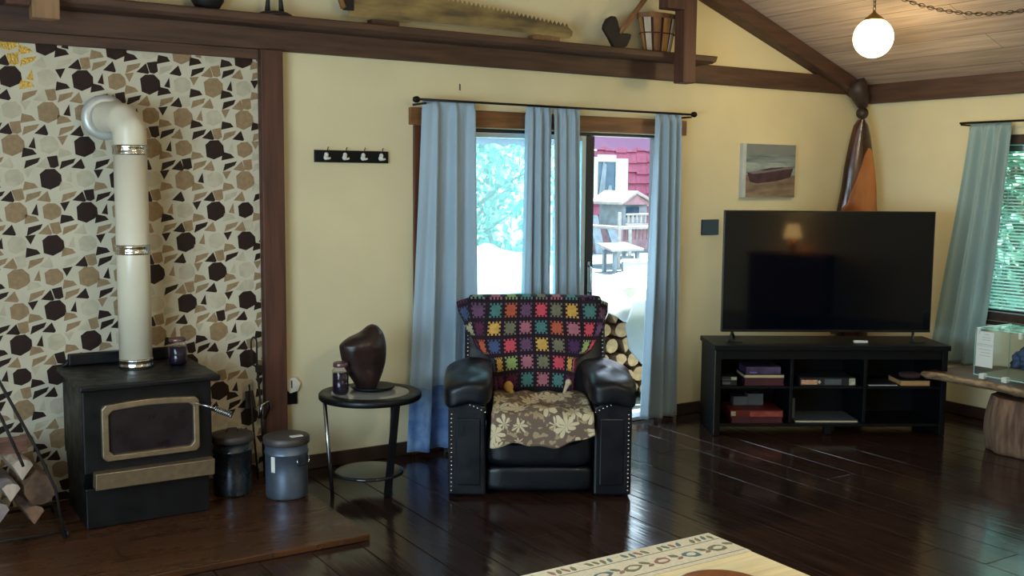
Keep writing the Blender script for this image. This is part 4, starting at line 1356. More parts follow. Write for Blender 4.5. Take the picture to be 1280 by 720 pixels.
# left cubby, lower
book('game_box', 'red board game box with faded red front panel, lower left cubby', 'box', .13, .485, .04, .33, L_, L_ + .04, c_red, c_burg, gb)
cased('flat red box with pale front strip on the board game box', .12, .485, .035, .33, L_ + .0405, L_ + .088, c_red, [(.255, .48, L_ + .045, L_ + .08, c_redl), (.125, .155, L_ + .05, L_ + .08, c_lab)], 'game_box', 'box')
cased('smaller grey box behind the red boxes, on the left', .18, .28, .2, .3, L_ + .0885, L_ + .15, c_grey, [], 'storage_box', 'box')
cased('taller grey box behind the red boxes, on the right', .282, .39, .2, .3, L_ + .0885, L_ + .17, c_grey, [], 'storage_box', 'box')
# middle cubbies
cased('dark disc player with orange and cream labels, middle cubby', .6, .985, .05, .3, U, U + .055, c_dark, [(.608, .72, U + .008, U + .04, c_orange), (.77, .885, U + .006, U + .045, c_grey), (.94, .982, U + .005, U + .05, c_lab)], 'disc_player', 'disc player')
dm = MB()
tvw(dm.prism([(.733 + .012, U + .025), (.733, U + .04), (.733 - .012, U + .025), (.733, U + .01)], .0475, .0492, 'xz'))
dm.build('badge', c_lab, bpy.data.objects['disc_player'])
book('magazine', 'grey magazine lying flat in the lower middle cubby', 'magazine', .575, 1.01, .04, .33, L_, L_ + .018, c_grey, c_page, gb)
cased('narrow grey case upright beside the left divider, lower middle cubby', .55, .585, .1, .3, L_ + .0185, L_ + .16, c_grey, [], 'disc_case', 'case')
# right cubby
book('book', 'thin book with white page edge in the right cubby', 'book', 1.07, 1.275, .03, .25, U, U + .014, c_dark, M('white pages', (206, 206, 206), .8), gb)
book('book', 'thick book with tan page edge in the right cubby', 'book', 1.29, 1.5, .03, .25, U, U + .042, c_dark, c_tan, gb)
tag(tvw(MB().puff(1.32, 1.46, .06, .18, U + .0428, U + .085, p=3)).build('cloth_pouch', M('dark brown cloth', (60, 40, 40), .9, var=.3)), 'dark brown pouch lying on the tan edged book', 'pouch')
sm_ = thing('media_remote', 'small pale streaming remote on the stand under the television', 'remote', tuple(tvm @ Vector((1.05, .12, SH))), TVR)
tvw(MB().box(.985, 1.08, .1, .13, SH + .001, SH + .018)).build('body', MAT['white'], sm_, bevel=.004)
tvw(MB().lathe([(.009, SH + .0182), (.009, SH + .0205)], (1.06, .115, 0), 14)).build('button', c_dark, sm_)

# ------------------------------------------------------------------ varnished wood slab sculpture in the corner
ck = thing('wood_slab_sculpture', 'tall varnished tapering wood slab with amber face in the corner behind the television', 'sculpture', (6.86, -.16, 0))
ckp = [(0, -.12, .14), (.4, -.15, .16), (.8, -.2, .2), (1.2, -.235, .235), (1.5, -.2, .215), (1.7, -.165, .19), (1.85, -.145, .165), (1.98, -.115, .14), (2.1, -.085, .115), (2.18, -.06, .09), (2.225, -.02, .05)]
# local frame facing the camera across the corner
ckm = Matrix.Translation((6.73, -.25, 0)) @ Matrix.Rotation(R(-36), 4, 'Z')
k_ = .76
poly = [(k_ * a, z) for z, a, b_ in ckp] + [(k_ * b_, z) for z, a, b_ in reversed(ckp)]
m = MB()
def cfn(s, t):
    q = t * (len(ckp) - 1)
    i = min(int(q), len(ckp) - 2)
    f = q - i
    z, a, b_ = [ckp[i][k] + (ckp[i + 1][k] - ckp[i][k]) * f for k in range(3)]
    a, b_ = a * k_, b_ * k_
    ang = 2 * PI * s
    cx_, rx = (a + b_) / 2, (b_ - a) / 2
    wob = 1 + .05 * mnoise.noise(Vector((math.cos(ang) * 2, math.sin(ang) * 2, z * 2)))
    return (cx_ + rx * math.cos(ang) * wob, .02 - .055 * math.sin(ang) * wob, z + .0015)
m.grid(cfn, 40, 60)
m.v = [ckm @ v for v in m.v]
m.build('slab', MAT['cypress'], ck)
face = [(-.115, 1.3), (.15, 1.3), (.147, 1.5), (.137, 1.7), (.12, 1.83), (.105, 1.93), (.085, 1.995), (.06, 2.01), (.035, 1.95), (.01, 1.87), (-.025, 1.76), (-.07, 1.64), (-.088, 1.57), (-.125, 1.53), (-.122, 1.45)]
m = MB().prism(face, -.046, -.02, 'xz')
m.v = [ckm @ v for v in m.v]
m.build('amber_face', MAT['cypressface'], ck, bevel=.012)

# ------------------------------------------------------------------ slab bench with stump, display case
sb = thing('slab_bench', 'live edge slab bench on a stump below the side window', 'bench', (6.45, -2.2, 0))
nsb = 34
rgs = random.Random(5)
outl = []
for i in range(nsb + 1):
    t = i / nsb
    y = -1.33 - t * 2.0
    x = 6.165 + .02 * math.sin(t * 9) + .012 * math.sin(t * 31) + (-.02 * t)
    outl.append((x, y))
far = [(6.86, -3.33), (6.87, -2.4), (6.86, -1.75), (6.82, -1.48), (6.62, -1.37), (6.4, -1.335)]
poly = outl + far
m = MB()
n = len(poly)
top = [(x, y, .45) for x, y in poly]
mid = [(x + (-.012 if x < 6.3 else 0), y + (.01 if y > -1.4 else 0), .425) for x, y in poly]
bot = [(x + (.025 if x < 6.3 else -.01), y - (.01 if y > -1.4 else 0), .395) for x, y in poly]
m._add(top + mid + bot, [tuple(range(n))], 0)
m.f.append(tuple(2 * n + i for i in reversed(range(n)))); m.mi.append(0); m.sm.append(False)
for a_ in (0, 1):
    for i in range(n):
        j = (i + 1) % n
        m.f.append((a_ * n + j, a_ * n + i, (a_ + 1) * n + i, (a_ + 1) * n + j)); m.mi.append(1); m.sm.append(True)
m.build('slab', [MAT['slabtop'], MAT['slabedge']], sb)
def stump(cx_, cy_, r, z0, z1, seed):
    def fn(s, t):
        a = 2 * PI * s
        nz = 1 + .1 * mnoise.noise(Vector((math.cos(a) * 1.6 + seed, math.sin(a) * 1.6, t * .7))) + .03 * math.sin(a * 9 + seed)
        rr = r * nz * (.9 + .12 * math.sin(t * PI * .9 + .3))
        return (cx_ + rr * math.cos(a), cy_ + rr * math.sin(a), z0 + (z1 - z0) * t)
    m_ = MB().grid(fn, 56, 14, 0)
    W = 57
    b = len(m_.v) - W * 15
    m_.f.append(tuple(b + 14 * W + k for k in range(56))); m_.mi.append(1); m_.sm.append(False)
    m_.f.append(tuple(b + k for k in reversed(range(56)))); m_.mi.append(1); m_.sm.append(False)
    return m_
stump(6.37, -1.98, .235, .002, .362, 1.0).build('stump', [MAT['bark'], MAT['cutwood']], sb)
for q_ in ((6.30, -1.95), (6.45, -2.08)):
    MB().box(q_[0], q_[0] + .04, q_[1], q_[1] + .04, .355, .396).build('spacer', MAT['cutwood'], sb, bevel=.002)
stump(6.44, -3.05, .2, .002, .394, 4.0).build('stump', [MAT['bark'], MAT['cutwood']], sb)
# clear display case
dc = thing('display_case', 'clear acrylic display case with a paper sheet standing on the slab bench', 'display case', (6.45, -1.95, .4505))
dcx0, dcx1, dcy0, dcy1, dz0, dz1 = 6.25, 6.64, -2.4, -1.66, .4705, .775
A_ = .005
for nm, bx in (('panel', (dcx0, dcx0 + A_, dcy0, dcy1, dz0, dz1)), ('panel', (dcx1 - A_, dcx1, dcy0, dcy1, dz0, dz1)), ('panel', (dcx0 + A_, dcx1 - A_, dcy1 - A_, dcy1, dz0, dz1)), ('panel', (dcx0 + A_, dcx1 - A_, dcy0, dcy0 + A_, dz0, dz1)), ('floor_panel', (dcx0 + A_, dcx1 - A_, dcy0 + A_, dcy1 - A_, dz0, dz0 + A_)), ('lid', (dcx0, dcx1, dcy0, dcy1, dz1 + .0005, dz1 + .0075))):
    MB().box(*bx).build(nm, MAT['acrylic'], dc)
for y in (-1.72, -1.88, -2.2):
    MB().box(dcx0 - .012, dcx0 + .03, y - .018, y + .018, .451, .485).build('foot', MAT['white'], dc, bevel=.004)
for y in (-1.68, -1.97):
    MB().box(dcx0 - .006, dcx0 + .008, y - .01, y + .01, dz1 - .03, dz1 + .012).build('lid_clip', MAT['white'], dc, bevel=.003)
ed = MAT['edge'] = M('polished acrylic edge', (176, 222, 218), 0.15, spec=0.8)
for bx in ((dcx0 - .0015, dcx0 + .004, dcy0, dcy1, dz1 + .0078, dz1 + .0105), (dcx0, dcx1, dcy1 - .004, dcy1 + .0015, dz1 + .0078, dz1 + .0105), (dcx0 - .001, dcx0 + .003, dcy1 + .0002, dcy1 + .003, dz0, dz1), (dcx1 - .004, dcx1, dcy1 + .0002, dcy1 + .003, dz0, dz1), (dcx0 - .003, dcx0 - .0002, dcy0, dcy1, dz0, dz0 + .006)):
    MB().box(*bx).build('polished_edge', ed, dc)
nt_ = MB().box(dcx0 - .002, dcx0 - .0004, -1.79, -1.667, dz0 + .06, dz1 - .01)
no_ = nt_.build('paper_sheet', MAT['paper'], dc)
ink = MB()
for i, (ya, yb, z) in enumerate(((-1.815, -1.78, .71), (-1.825, -1.765, .69), (-1.825, -1.765, .675), (-1.84, -1.73, .645), (-1.84, -1.73, .635), (-1.83, -1.74, .61), (-1.825, -1.755, .59), (-1.825, -1.75, .57))):
    ink.box(dcx0 - .0028, dcx0 - .0021, ya + .055, yb + .055, z + .035, z + .0375)
ink.build('faint_lines', M('faint grey ink', (150, 170, 168), .9), no_)
def wrapf(s, t):
    a, b_ = 2 * PI * s, PI * t
    r = 1 + .35 * mnoise.noise(Vector((math.cos(a) * math.sin(b_) * 3, math.sin(a) * math.sin(b_) * 3, math.cos(b_) * 3))) + .12 * mnoise.noise(Vector((math.cos(a) * 9, math.sin(a) * 9, t * 12)))
    return (6.47 + .10 * r * math.sin(b_) * math.cos(a), -1.97 + .16 * r * math.sin(b_) * math.sin(a), .585 - .082 * r * math.cos(b_))
tag(MB().grid(wrapf, 48, 30).build('crumpled_wrap', MAT['bluewrap']), 'crumpled blue grey wrapping inside the clear case', 'wrapping')

# ------------------------------------------------------------------ things on the ledge
LZ = 2.6145
sw = thing('crosscut_saw', 'long rusty crosscut saw lying teeth up along the ledge', 'saw', (3.2, -.1, LZ))
# blade outline in x-z, teeth along the top
pts_b = [(2.47 + (4.02 - 2.47) * i / 24, 2.658 + .012 * math.sin(PI * i / 24) - .004 * i / 24) for i in range(25)]
def top_z(x):
    t = (x - 2.47) / 1.55
    return 2.735 + .105 * math.cos(t * PI / 2) ** 1.1
teeth = []
nt_th = 46
for i in range(nt_th):
    xa = 4.015 - (4.015 - 2.55) * i / nt_th
    xb = 4.015 - (4.015 - 2.55) * (i + 1) / nt_th
    teeth += [(xa, top_z(xa) - .012), (xa - (xa - xb) * .42, top_z(xa) + .014)]
poly = pts_b + [(4.045, 2.668), (4.05, 2.70)] + teeth + [(2.55, top_z(2.55) - .012), (2.47, top_z(2.47) - .012)]
m = MB()
tri_n = len(poly)
m.prism(poly, -.112, -.109, 'xz')
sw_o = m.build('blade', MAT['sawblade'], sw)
MB().tube([(2.44, -.11, 2.70), (2.415, -.11, 2.76), (2.37, -.11, 2.86), (2.35, -.11, 2.95)], [.018, .017, .016, .016], 12).build('handle', MAT['handlewood'], sw)
MB().box(2.435, 2.5, -.122, -.1, 2.69, 2.76).build('handle_plate', MAT['iron'], sw, bevel=.003)
tag(MB().box(3.72, 3.93, -.14, -.075, LZ + .0005, LZ + .036).build('wood_block', MAT['postend'], bevel=.004), 'small wooden block propping the right end of the saw', 'block')
tag(MB().box(2.6, 2.78, -.14, -.075, LZ + .0005, LZ + .036).build('wood_block', MAT['beam'], bevel=.004), 'dark block under the left end of the saw', 'block')
# broad axe
ax_ = thing('axe', 'old broad axe with wooden handle leaning beside the basket', 'axe', (4.4, -.12, LZ))
bl_ = [(4.375, 2.617), (4.45, 2.6165), (4.488, 2.635), (4.515, 2.685), (4.525, 2.718), (4.49, 2.722), (4.455, 2.72), (4.43, 2.732), (4.415, 2.765), (4.405, 2.80), (4.388, 2.825), (4.355, 2.825), (4.315, 2.805), (4.29, 2.765), (4.285, 2.735), (4.305, 2.712), (4.335, 2.675)]
MB().prism(bl_, -.135, -.105, 'xz').build('axe_head', MAT['iron'], ax_, bevel=.008)
MB().tube([(4.425, -.121, 2.715), (4.50, -.121, 2.80), (4.60, -.121, 2.915), (4.70, -.121, 3.03)], [.017, .018, .017, .019], 12).build('axe_handle', MAT['handlewood'], ax_)
# bushel basket
bs = thing('bushel_basket', 'slatted wooden bushel basket with rusty wire band on the ledge', 'basket', (4.755, -.11, LZ))
bc = (4.765, -.113)
n_s = 11
def bring(r0, r1, z0, z1, a0, a1, th, nn=4):
    m_ = MB()
    vs = []
    for z, r in ((z0, r0), (z1, r1)):
        for rr in (r, r - th):
            for k in range(nn + 1):
                a = a0 + (a1 - a0) * k / nn
                vs.append((bc[0] + rr * math.cos(a) * 1.25, bc[1] + rr * math.sin(a) * .66, z))
    q = nn + 1
    fs = []
    for k in range(nn):
        fs += [(k, k + 1, 2 * q + k + 1, 2 * q + k), (q + k + 1, q + k, 3 * q + k, 3 * q + k + 1), (2 * q + k, 2 * q + k + 1, 3 * q + k + 1, 3 * q + k), (k + 1, k, q + k, q + k + 1)]
    fs += [(0, 2 * q, 3 * q, q), (nn, q + nn, 3 * q + nn, 2 * q + nn)]
    m_._add(vs, fs)
    return m_
mats_ = ['slata', 'slatb', 'slatc', 'slata', 'slatb', 'slata', 'slatc']
bring(.083, .123, LZ + .004, LZ + .245, 0, 2 * PI, .004, 40).build('basket_lining', MAT['gapdark'], bs)
for i in range(n_s):
    a0 = 2 * PI * i / n_s + .075
    a1 = 2 * PI * (i + 1) / n_s - .075
    bring(.089, .131, LZ + .001, LZ + .25, a0, a1, .0045).build('slat', MAT[mats_[(i + 2) % 7]], bs)
wp = [(bc[0] + .114 * 1.25 * math.cos(2 * PI * k / 40), bc[1] + .117 * .66 * math.sin(2 * PI * k / 40), LZ + .125) for k in range(40)]
MB().tube(wp, .004, 6, closed=True).build('wire_band', MAT['rusty'], bs)
bring(.136, .137, LZ + .225, LZ + .258, 0, 2 * PI, .005, 40).build('rim_hoop', MAT['slatc'], bs)
# dark iron stand and pot at the left end of the ledge
ir = thing('iron_stand', 'dark iron two legged stand on a rounded base on the ledge', 'stand', (2.03, -.11, LZ))
MB().lathe([(.1, LZ + .0005), (.095, LZ + .012), (.07, LZ + .024), (.03, LZ + .03), (0, LZ + .03)], (2.03, -.105, 0), 30).build('base', MAT['iron'], ir)
for dx in (-.04, .04):
    MB().tube([(2.03 + dx, -.105, LZ + .026), (2.03 + dx * .9, -.105, LZ + .1), (2.03 + dx * .8, -.105, LZ + .22)], [.016, .011, .01], 10).build('leg', MAT['iron'], ir)
MB().tube([(1.985, -.105, LZ + .225), (2.075, -.105, LZ + .225)], .012, 10).build('crossbar', MAT['iron'], ir)
po = thing('iron_pot', 'dark round iron pot at the left of the ledge', 'pot', (1.68, -.1, LZ))
MB().lathe([(.03, LZ + .0005), (.06, LZ + .01), (.085, LZ + .05), (.09, LZ + .1), (.08, LZ + .14), (.07, LZ + .14), (.075, LZ + .1), (.05, LZ + .03), (0, LZ + .025)], (1.66, -.105, 0), 30).build('bowl', MAT['iron'], po)
MB().tube([(1.66 + .086 * math.cos(PI * k / 16), -.105, LZ + .13 + .12 * math.sin(PI * k / 16)) for k in range(17)], .005, 8).build('bail_handle', MAT['iron'], po)

# ------------------------------------------------------------------ globe pendant and swag chain
GX, GY, GZ, GR = 5.67, -1.2, 2.667, .127
def chain_links(pts, size=.02, r=.0026):
    m_ = MB()
    P = [Vector(p) for p in pts]
    seg = [0]
    for i in range(1, len(P)):
        seg.append(seg[-1] + (P[i] - P[i - 1]).length)
    n_ = max(2, int(seg[-1] / (size * 1.35)))
    for i in range(n_):
        s0 = seg[-1] * (i + .5) / n_
        k = next(j for j in range(1, len(P)) if seg[j] >= s0)
        f = (s0 - seg[k - 1]) / (seg[k] - seg[k - 1])
        c = P[k - 1].lerp(P[k], f)
        d = (P[k] - P[k - 1]).normalized()
        a = Vector((0, 0, 1)) if abs(d.z) < .8 else Vector((1, 0, 0))
        s_ = d.cross(a).normalized()
        if i % 2:
            s_ = d.cross(s_)
        loop = [c + d * (size * math.cos(2 * PI * q / 10)) + s_ * (size * .5 * math.sin(2 * PI * q / 10)) for q in range(10)]
        m_.tube(loop, r, 5, closed=True)
    return m_
gp = thing('globe_pendant', 'lit round milk glass globe lamp hanging on a chain', 'lamp', (GX, GY, GZ - GR))
MB().ball((GX, GY, GZ), GR, 40, 24).build('globe', MAT['globe'], gp)
MB().lathe([(.062, GZ + GR - .017), (.06, GZ + GR - .004), (.03, GZ + GR + .02), (.012, GZ + GR + .035), (.008, GZ + GR + .05)], (GX, GY, 0), 28).build('brass_cap', MAT['brass'], gp)
chain_links([(GX, GY, GZ + GR + .045), (GX, GY, ceil_z(GX) - .012)]).build('chain', MAT['chain'], gp)
MB().lathe([(.006, ceil_z(GX) - .03), (.03, ceil_z(GX) - .012), (.03, ceil_z(GX) + .01)], (GX, GY, 0), 18).build('ceiling_hook', MAT['brass'], gp)
h0, h1 = Vector((GX + .02, GY - .04, ceil_z(GX + .02) - .02)), Vector((6.06, -2.35, ceil_z(6.06) - .02))
sp2 = []
for i in range(25):
    t = i / 24
    q = h0.lerp(h1, t)
    q.z -= 4 * .135 * t * (1 - t)
    sp2.append(q)
sg = thing('swag_chain', 'thin dark chain with cord looping along the board ceiling', 'chain', tuple(sp2[12]))
chain_links(sp2, .022).build('links', MAT['chain'], sg)
MB().tube([p + Vector((0, 0, .004 * math.sin(i * 2.2))) for i, p in enumerate(sp2)], .003, 6).build('cord', MAT['chain'], sg)

# ------------------------------------------------------------------ coffee table in front
CT = .45
ct = thing('coffee_table', 'pale pine coffee table nearest the viewer', 'coffee table', (2.0, -3.75, 0))
MB().box(1.2, 2.585, -4.5, -3.065, CT - .04, CT).build('tabletop', MAT['pine'], ct, bevel=.004)
MB().box(1.3, 2.485, -4.4, -3.165, CT - .12, CT - .041).build('apron', MAT['pine'], ct, bevel=.003)
for x in (1.31, 2.42):
    for y in (-4.39, -3.23):
        MB().box(x, x + .06, y, y + .06, .001, CT - .121).build('leg', MAT['pine'], ct, bevel=.004)
rn = thing('table_runner', 'cream woven runner with small floral border across the far end of the pine table', 'table runner', (1.9, -3.17, CT + .001))
MB().box(1.21, 2.58, -3.285, -3.07, CT + .0008, CT + .0035).build('cloth', MAT['runner'], rn, bevel=.001)
mo = MB()
rg = random.Random(3)
zf = CT + .0037
def petal(cx_, cy_, rx, ry, rot, mi, up=0.0):
    pts_ = []
    for k in range(9):
        a = 2 * PI * k / 9
        x, y = rx * math.cos(a) * rg.uniform(.75, 1.15), ry * math.sin(a) * rg.uniform(.75, 1.15)
        pts_.append((cx_ + x * math.cos(rot) - y * math.sin(rot), cy_ + x * math.sin(rot) + y * math.cos(rot)))
    mo.prism(pts_, zf - .0001, zf + .0006 + up, 'xy', mi)
x = 2.55
while x > 1.25:
    for k in range(4):
        petal(x - k * .028, -3.108 + rg.uniform(-.004, .004), .009, .02, rg.uniform(-.5, .5), rg.choice([0, 1, 2, 2]))
    x -= .15
x = 2.5
i = 0
while x > 1.25:
    petal(x, -3.205, .04, .026, rg.uniform(-.3, .3), (2, 0, 1)[i % 3])
    petal(x, -3.205, .022, .013, 0, 3, .0006)
    petal(x + .06, -3.19, .012, .02, .8, 2)
    petal(x - .055, -3.215, .018, .008, .5, 1)
    x -= .125
    i += 1
for y0 in (-3.136, -3.262):
    mo.box(1.22, 2.57, y0 - .0018, y0 + .0018, zf - .0001, zf + .0004, 2)
mo.build('woven_motif', [MAT['teal'], MAT['rose'], MAT['olive'], MAT['runner']], rn)
bd = thing('wooden_dish', 'brown wooden dish on the pine table at the bottom edge', 'dish', (2.205, -3.542, CT + .001))
MB().lathe([(.07, CT + .001), (.11, CT + .008), (.14, CT + .03), (.146, CT + .038), (.138, CT + .038), (.1, CT + .016), (0, CT + .012)], (2.205, -3.542, 0), 44).build('bowl', MAT['browndish'], bd)

# ------------------------------------------------------------------ behind the viewer: lamp seen mirrored in the screen
cbn = thing('cabinet', 'low dark cabinet against the rear wall carrying the lamp', 'cabinet', (4.0, -7.05, 0))
MB().box(3.5, 4.5, -7.25, -6.8, .05, .80).build('body', MAT['post'], cbn, bevel=.006)
MB().box(3.47, 4.53, -7.26, -6.77, .801, .83).build('top', MAT['post'], cbn, bevel=.006)
for xa in (3.52, 4.01):
    dd = MB().box(xa, xa + .47, -6.799, -6.785, .08, .78).build('door', MAT['post'], cbn, bevel=.004)
    MB().ball((xa + (.43 if xa < 4 else .04), -6.775, .5), .014, 12, 8).build('knob', MAT['brass'], dd)
for xa in (3.54, 4.4):
    for ya in (-7.22, -6.88):
        MB().box(xa, xa + .06, ya, ya + .06, .001, .0495).build('foot', MAT['post'], cbn)
lx, ly, lz = 4.02, -6.98, .831
tl = thing('table_lamp', 'lit table lamp with warm cloth shade on the rear cabinet', 'lamp', (lx, ly, lz))
MB().lathe([(.06, lz), (.065, lz + .012), (.03, lz + .03), (.04, lz + .07), (.045, lz + .11), (.02, lz + .17), (.01, lz + .2), (.008, lz + .3)], (lx, ly, 0), 24).build('base', MAT['brass'], tl)
MB().lathe([(.115, lz + .2), (.075, lz + .37), (.073, lz + .37), (.112, lz + .2)], (lx, ly, 0), 32).build('shade', MAT['shade'], tl)

# ------------------------------------------------------------------ outdoors
GZ0 = -.06
def gy(y):
    return GZ0 + .56 * min(1, max(0, (y - 1.95) / 2.4))
gm = MB()
prof_g = [(.36, GZ0), (1.95, GZ0), (3.0, gy(3.0)), (4.35, gy(4.35)), (30, gy(30)), (30, GZ0 - .5), (.36, GZ0 - .5)]
gm.prism(prof_g, -6, 30, 'yz')
struct(gm.build('ground_yard', MAT['ground'], origin=(0, 0, 0)))
struct(MB().box(7.9, 30, -14, .355, GZ0 - .3, GZ0).build('ground_side_yard', MAT['lawn'], origin=(0, 0, 0)))
# stacked firewood: rows of log ends facing the door
base_logs = []
for k in range(5):
    outline = [circ(.068, 12, .88, .03, k * 7), wedge(.068), circ(.06, 10, .98, .05, k * 5 + 3), wedge(.066), circ(.066, 12, .8, .05, 31)][k]
    m = log_mesh(outline, (0, 0, 0), (0, .4, 0), 0, .004, k + 20)
    m.build('stacked_log', [MAT['logbark'], MAT['logend']], origin=(0, 0, 0))
    base_logs.append(bpy.data.objects[('stacked_log' if k == 0 else 'stacked_log.%03d' % k)])
li = 0
rg = random.Random(2)
for row in range(6):
    n_ = 7
    for cidx in range(n_):
        x = 4.93 + cidx * .146 + (row % 2) * .07
        z = GZ0 + .08 + row * .128
        src = base_logs[li % 5]
        o = src if li < 5 else src.copy()
        if li >= 5:
            COL.objects.link(o)
        o.location = (x, .80 + rg.uniform(-.02, .05), z)
        o.rotation_euler = (0, rg.uniform(-.12, .12) if li % 5 in (0, 2, 4) else rg.uniform(-.2, .2) + PI * (rg.random() < .0), rg.uniform(-.01, .01))
        tag(o, 'split log end in the firewood stack under the white tarp outside', 'log', 'firewood stack outside the patio door')
        li += 1
# white tarp over the stack and the heap beyond
EDGE = [(4.55, GZ0 + .01), (4.82, .30), (4.98, .70), (5.10, .655), (5.19, .60), (5.27, .66), (5.42, .80), (5.6, .82), (6.0, .72), (6.3, .3)]
RIDG = [(3.5, .45), (3.9, .70), (4.02, .92), (4.16, 1.17), (4.27, 1.24), (4.6, 1.10), (4.9, 1.0), (5.1, .955), (5.35, .93), (5.7, .93), (6.1, .8), (6.3, .5)]
def tarpf(s, t):
    x = 3.55 + 2.75 * s
    ridge = lerp_tab(RIDG, x) + .015 * math.sin(x * 17)
    edge = min(lerp_tab(EDGE, x), ridge - .1)
    lip = max(edge + .03, min(ridge - .06, .9))
    # t: 0 front hanging edge .. 1 far edge on the ground
    if t < .3:
        u_ = t / .3
        z = edge + (lip - edge) * u_
        y = .715 - .022 * math.sin(x * 13) * (1 - u_) - .02 * (1 - u_)
    elif t < .7:
        u_ = (t - .3) / .4
        z = lip + (ridge - lip) * math.sin(u_ * PI / 2)
        y = .715 + .62 * u_
    else:
        u_ = (t - .7) / .3
        z = ridge - u_ * (ridge - GZ0 - .01)
        y = 1.335 + .4 * u_
    z = max(z, GZ0 + .006)
    return (x, y + .012 * math.sin(z * 15 + x * 5), z)
tag(MB().grid(tarpf, 90, 60, thick=.004).build('tarp', MAT['tarp']), 'white tarp draped over the firewood stack outside', 'tarp')
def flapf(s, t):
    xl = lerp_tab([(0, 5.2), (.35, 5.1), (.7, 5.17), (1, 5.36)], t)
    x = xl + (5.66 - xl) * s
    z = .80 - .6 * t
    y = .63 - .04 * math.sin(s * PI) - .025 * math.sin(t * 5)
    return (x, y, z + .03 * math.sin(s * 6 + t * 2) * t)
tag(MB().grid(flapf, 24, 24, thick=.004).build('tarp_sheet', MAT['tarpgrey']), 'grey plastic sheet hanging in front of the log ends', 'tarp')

# rose red shingled outbuilding
BY = 9.0
ob = thing('outbuilding', 'rose red shingled outbuilding with white trimmed window beyond the patio', 'building', (12.5, BY, gy(BY)))
w_ = MB()
w_.box(10.3, 16.5, BY + .05, BY + .2, gy(BY) + .001, 4.2)
nrow = 17
wg = random.Random(8)
for i in range(nrow):
    z = GZ0 + 1.0 + i * .19
    # a wavy edged course, thicker at the foot
    for k in range(26):
        xa = 10.3 + k * .24
        dz = .02 * math.sin(k * 1.7 + i * 2.1) + wg.uniform(-.012, .012)
        w_.hexa([(xa, BY - .012, z + dz), (xa + .236, BY - .012, z + dz), (xa + .236, BY + .05, z + dz), (xa, BY + .05, z + dz),
                 (xa, BY + .03, z + .2), (xa + .236, BY + .03, z + .2), (xa + .236, BY + .05, z + .2), (xa, BY + .05, z + .2)])
w_.build('shingle_wall', MAT['shingle'], ob)
MB().box(10.28, 16.5, BY - .02, BY + .049, gy(BY) + .002, GZ0 + .98).build('lower_boards', MAT['playpink'], ob, bevel=.003)
wx0, wx1, wz0, wz1 = 11.07, 11.47, 1.47, 2.08
wfm = MB()
wfm.box(wx0 - .13, wx0, BY - .06, BY - .015, wz0 - .04, wz1 + .08).box(wx1, wx1 + .27, BY - .06, BY - .015, wz0 - .02, wz1 + .06)
wfm.box(wx0, wx1, BY - .06, BY - .015, wz1, wz1 + .12).box(wx0 - .1, wx1 + .1, BY - .08, BY - .015, wz0 - .1, wz0)
wo = wfm.build('window', MAT['whitetrim'], ob, bevel=.004)
MB().box(wx0, wx1, BY - .04, BY - .03, wz0, wz1).build('pane', MAT['bluedark'], wo)
MB().prism([(wx0 + .03, wz0), (wx0 + .16, wz0), (wx0 + .2, wz1 - .05), (wx0 + .12, wz1)], BY - .048, BY - .042, 'xz').prism([(wx0 + .22, wz0 + .04), (wx0 + .34, wz0 + .04), (wx0 + .31, wz0 + .2), (wx0 + .25, wz0 + .2)], BY - .048, BY - .042, 'xz').build('window_drape', MAT['paleblue'], wo)
MB().hexa([(10.1, BY - .5, 3.9), (16.7, BY - .5, 3.9), (16.7, BY + 2, 5.2), (10.1, BY + 2, 5.2), (10.1, BY - .5, 4.0), (16.7, BY - .5, 4.0), (16.7, BY + 2, 5.3), (10.1, BY + 2, 5.3)]).build('roof', MAT['paleblue'], ob)
# child's play house
PYY = 6.0
PG = gy(PYY)
ph = thing('play_house', 'small weathered wooden play house with railed balcony in the yard', 'play house', (9.6, PYY + .3, PG))
MB().box(9.42, 9.86, PYY + .12, PYY + .7, 1.101, 1.40).build('cabin', MAT['paleblue'], ph, bevel=.004)
MB().box(9.47, 9.70, PYY + .105, PYY + .119, 1.22, 1.37).build('cabin_window', MAT['bluedark'], ph)
rfp = MB()
for sgn in (-1, 1):
    xa, xb = 9.60, 9.60 + sgn * (.28 if sgn < 0 else .42)
    zb_ = 1.40 if sgn < 0 else 1.37
    rfp.hexa([(xa, PYY + .02, 1.56), (xb, PYY + .02, zb_), (xb, PYY + .8, zb_), (xa, PYY + .8, 1.56), (xa, PYY + .02, 1.60), (xb, PYY + .02, zb_ + .04), (xb, PYY + .8, zb_ + .04), (xa, PYY + .8, 1.60)])
rfp.build('gable_roof', MAT['play'], ph, bevel=.004)
MB().prism([(9.36, 1.402), (9.9, 1.402), (9.60, 1.558)], PYY + .06, PYY + .09, 'xz').build('gable_front', MAT['playpink'], ph)
MB().box(9.08, 10.2, PYY - .2, PYY + .7, 1.06, 1.10).build('balcony_floor', MAT['play'], ph, bevel=.004)
for z in (1.115, 1.255):
    MB().box(9.27, 10.15, PYY - .17, PYY - .13, z, z + .025).build('rail', MAT['play'], ph, bevel=.003)
for i in range(11):
    x = 9.29 + i * .076
    MB().box(x, x + .028, PYY - .16, PYY - .14, 1.141, 1.254).build('baluster', MAT['play'], ph)
for i in range(10):
    x = 9.27 + i * .07
    MB().box(x, x + .045, PYY - .1, PYY - .08, .90, 1.059).build('skirt_board', MAT['playpink'], ph)
for x, zt_ in ((9.09, 1.30), (9.28, 1.059), (9.8, 1.42), (10.1, 1.42)):
    MB().box(x, x + .05, PYY - .199, PYY - .172, PG + .001, zt_).build('post', MAT['play'], ph, bevel=.003)
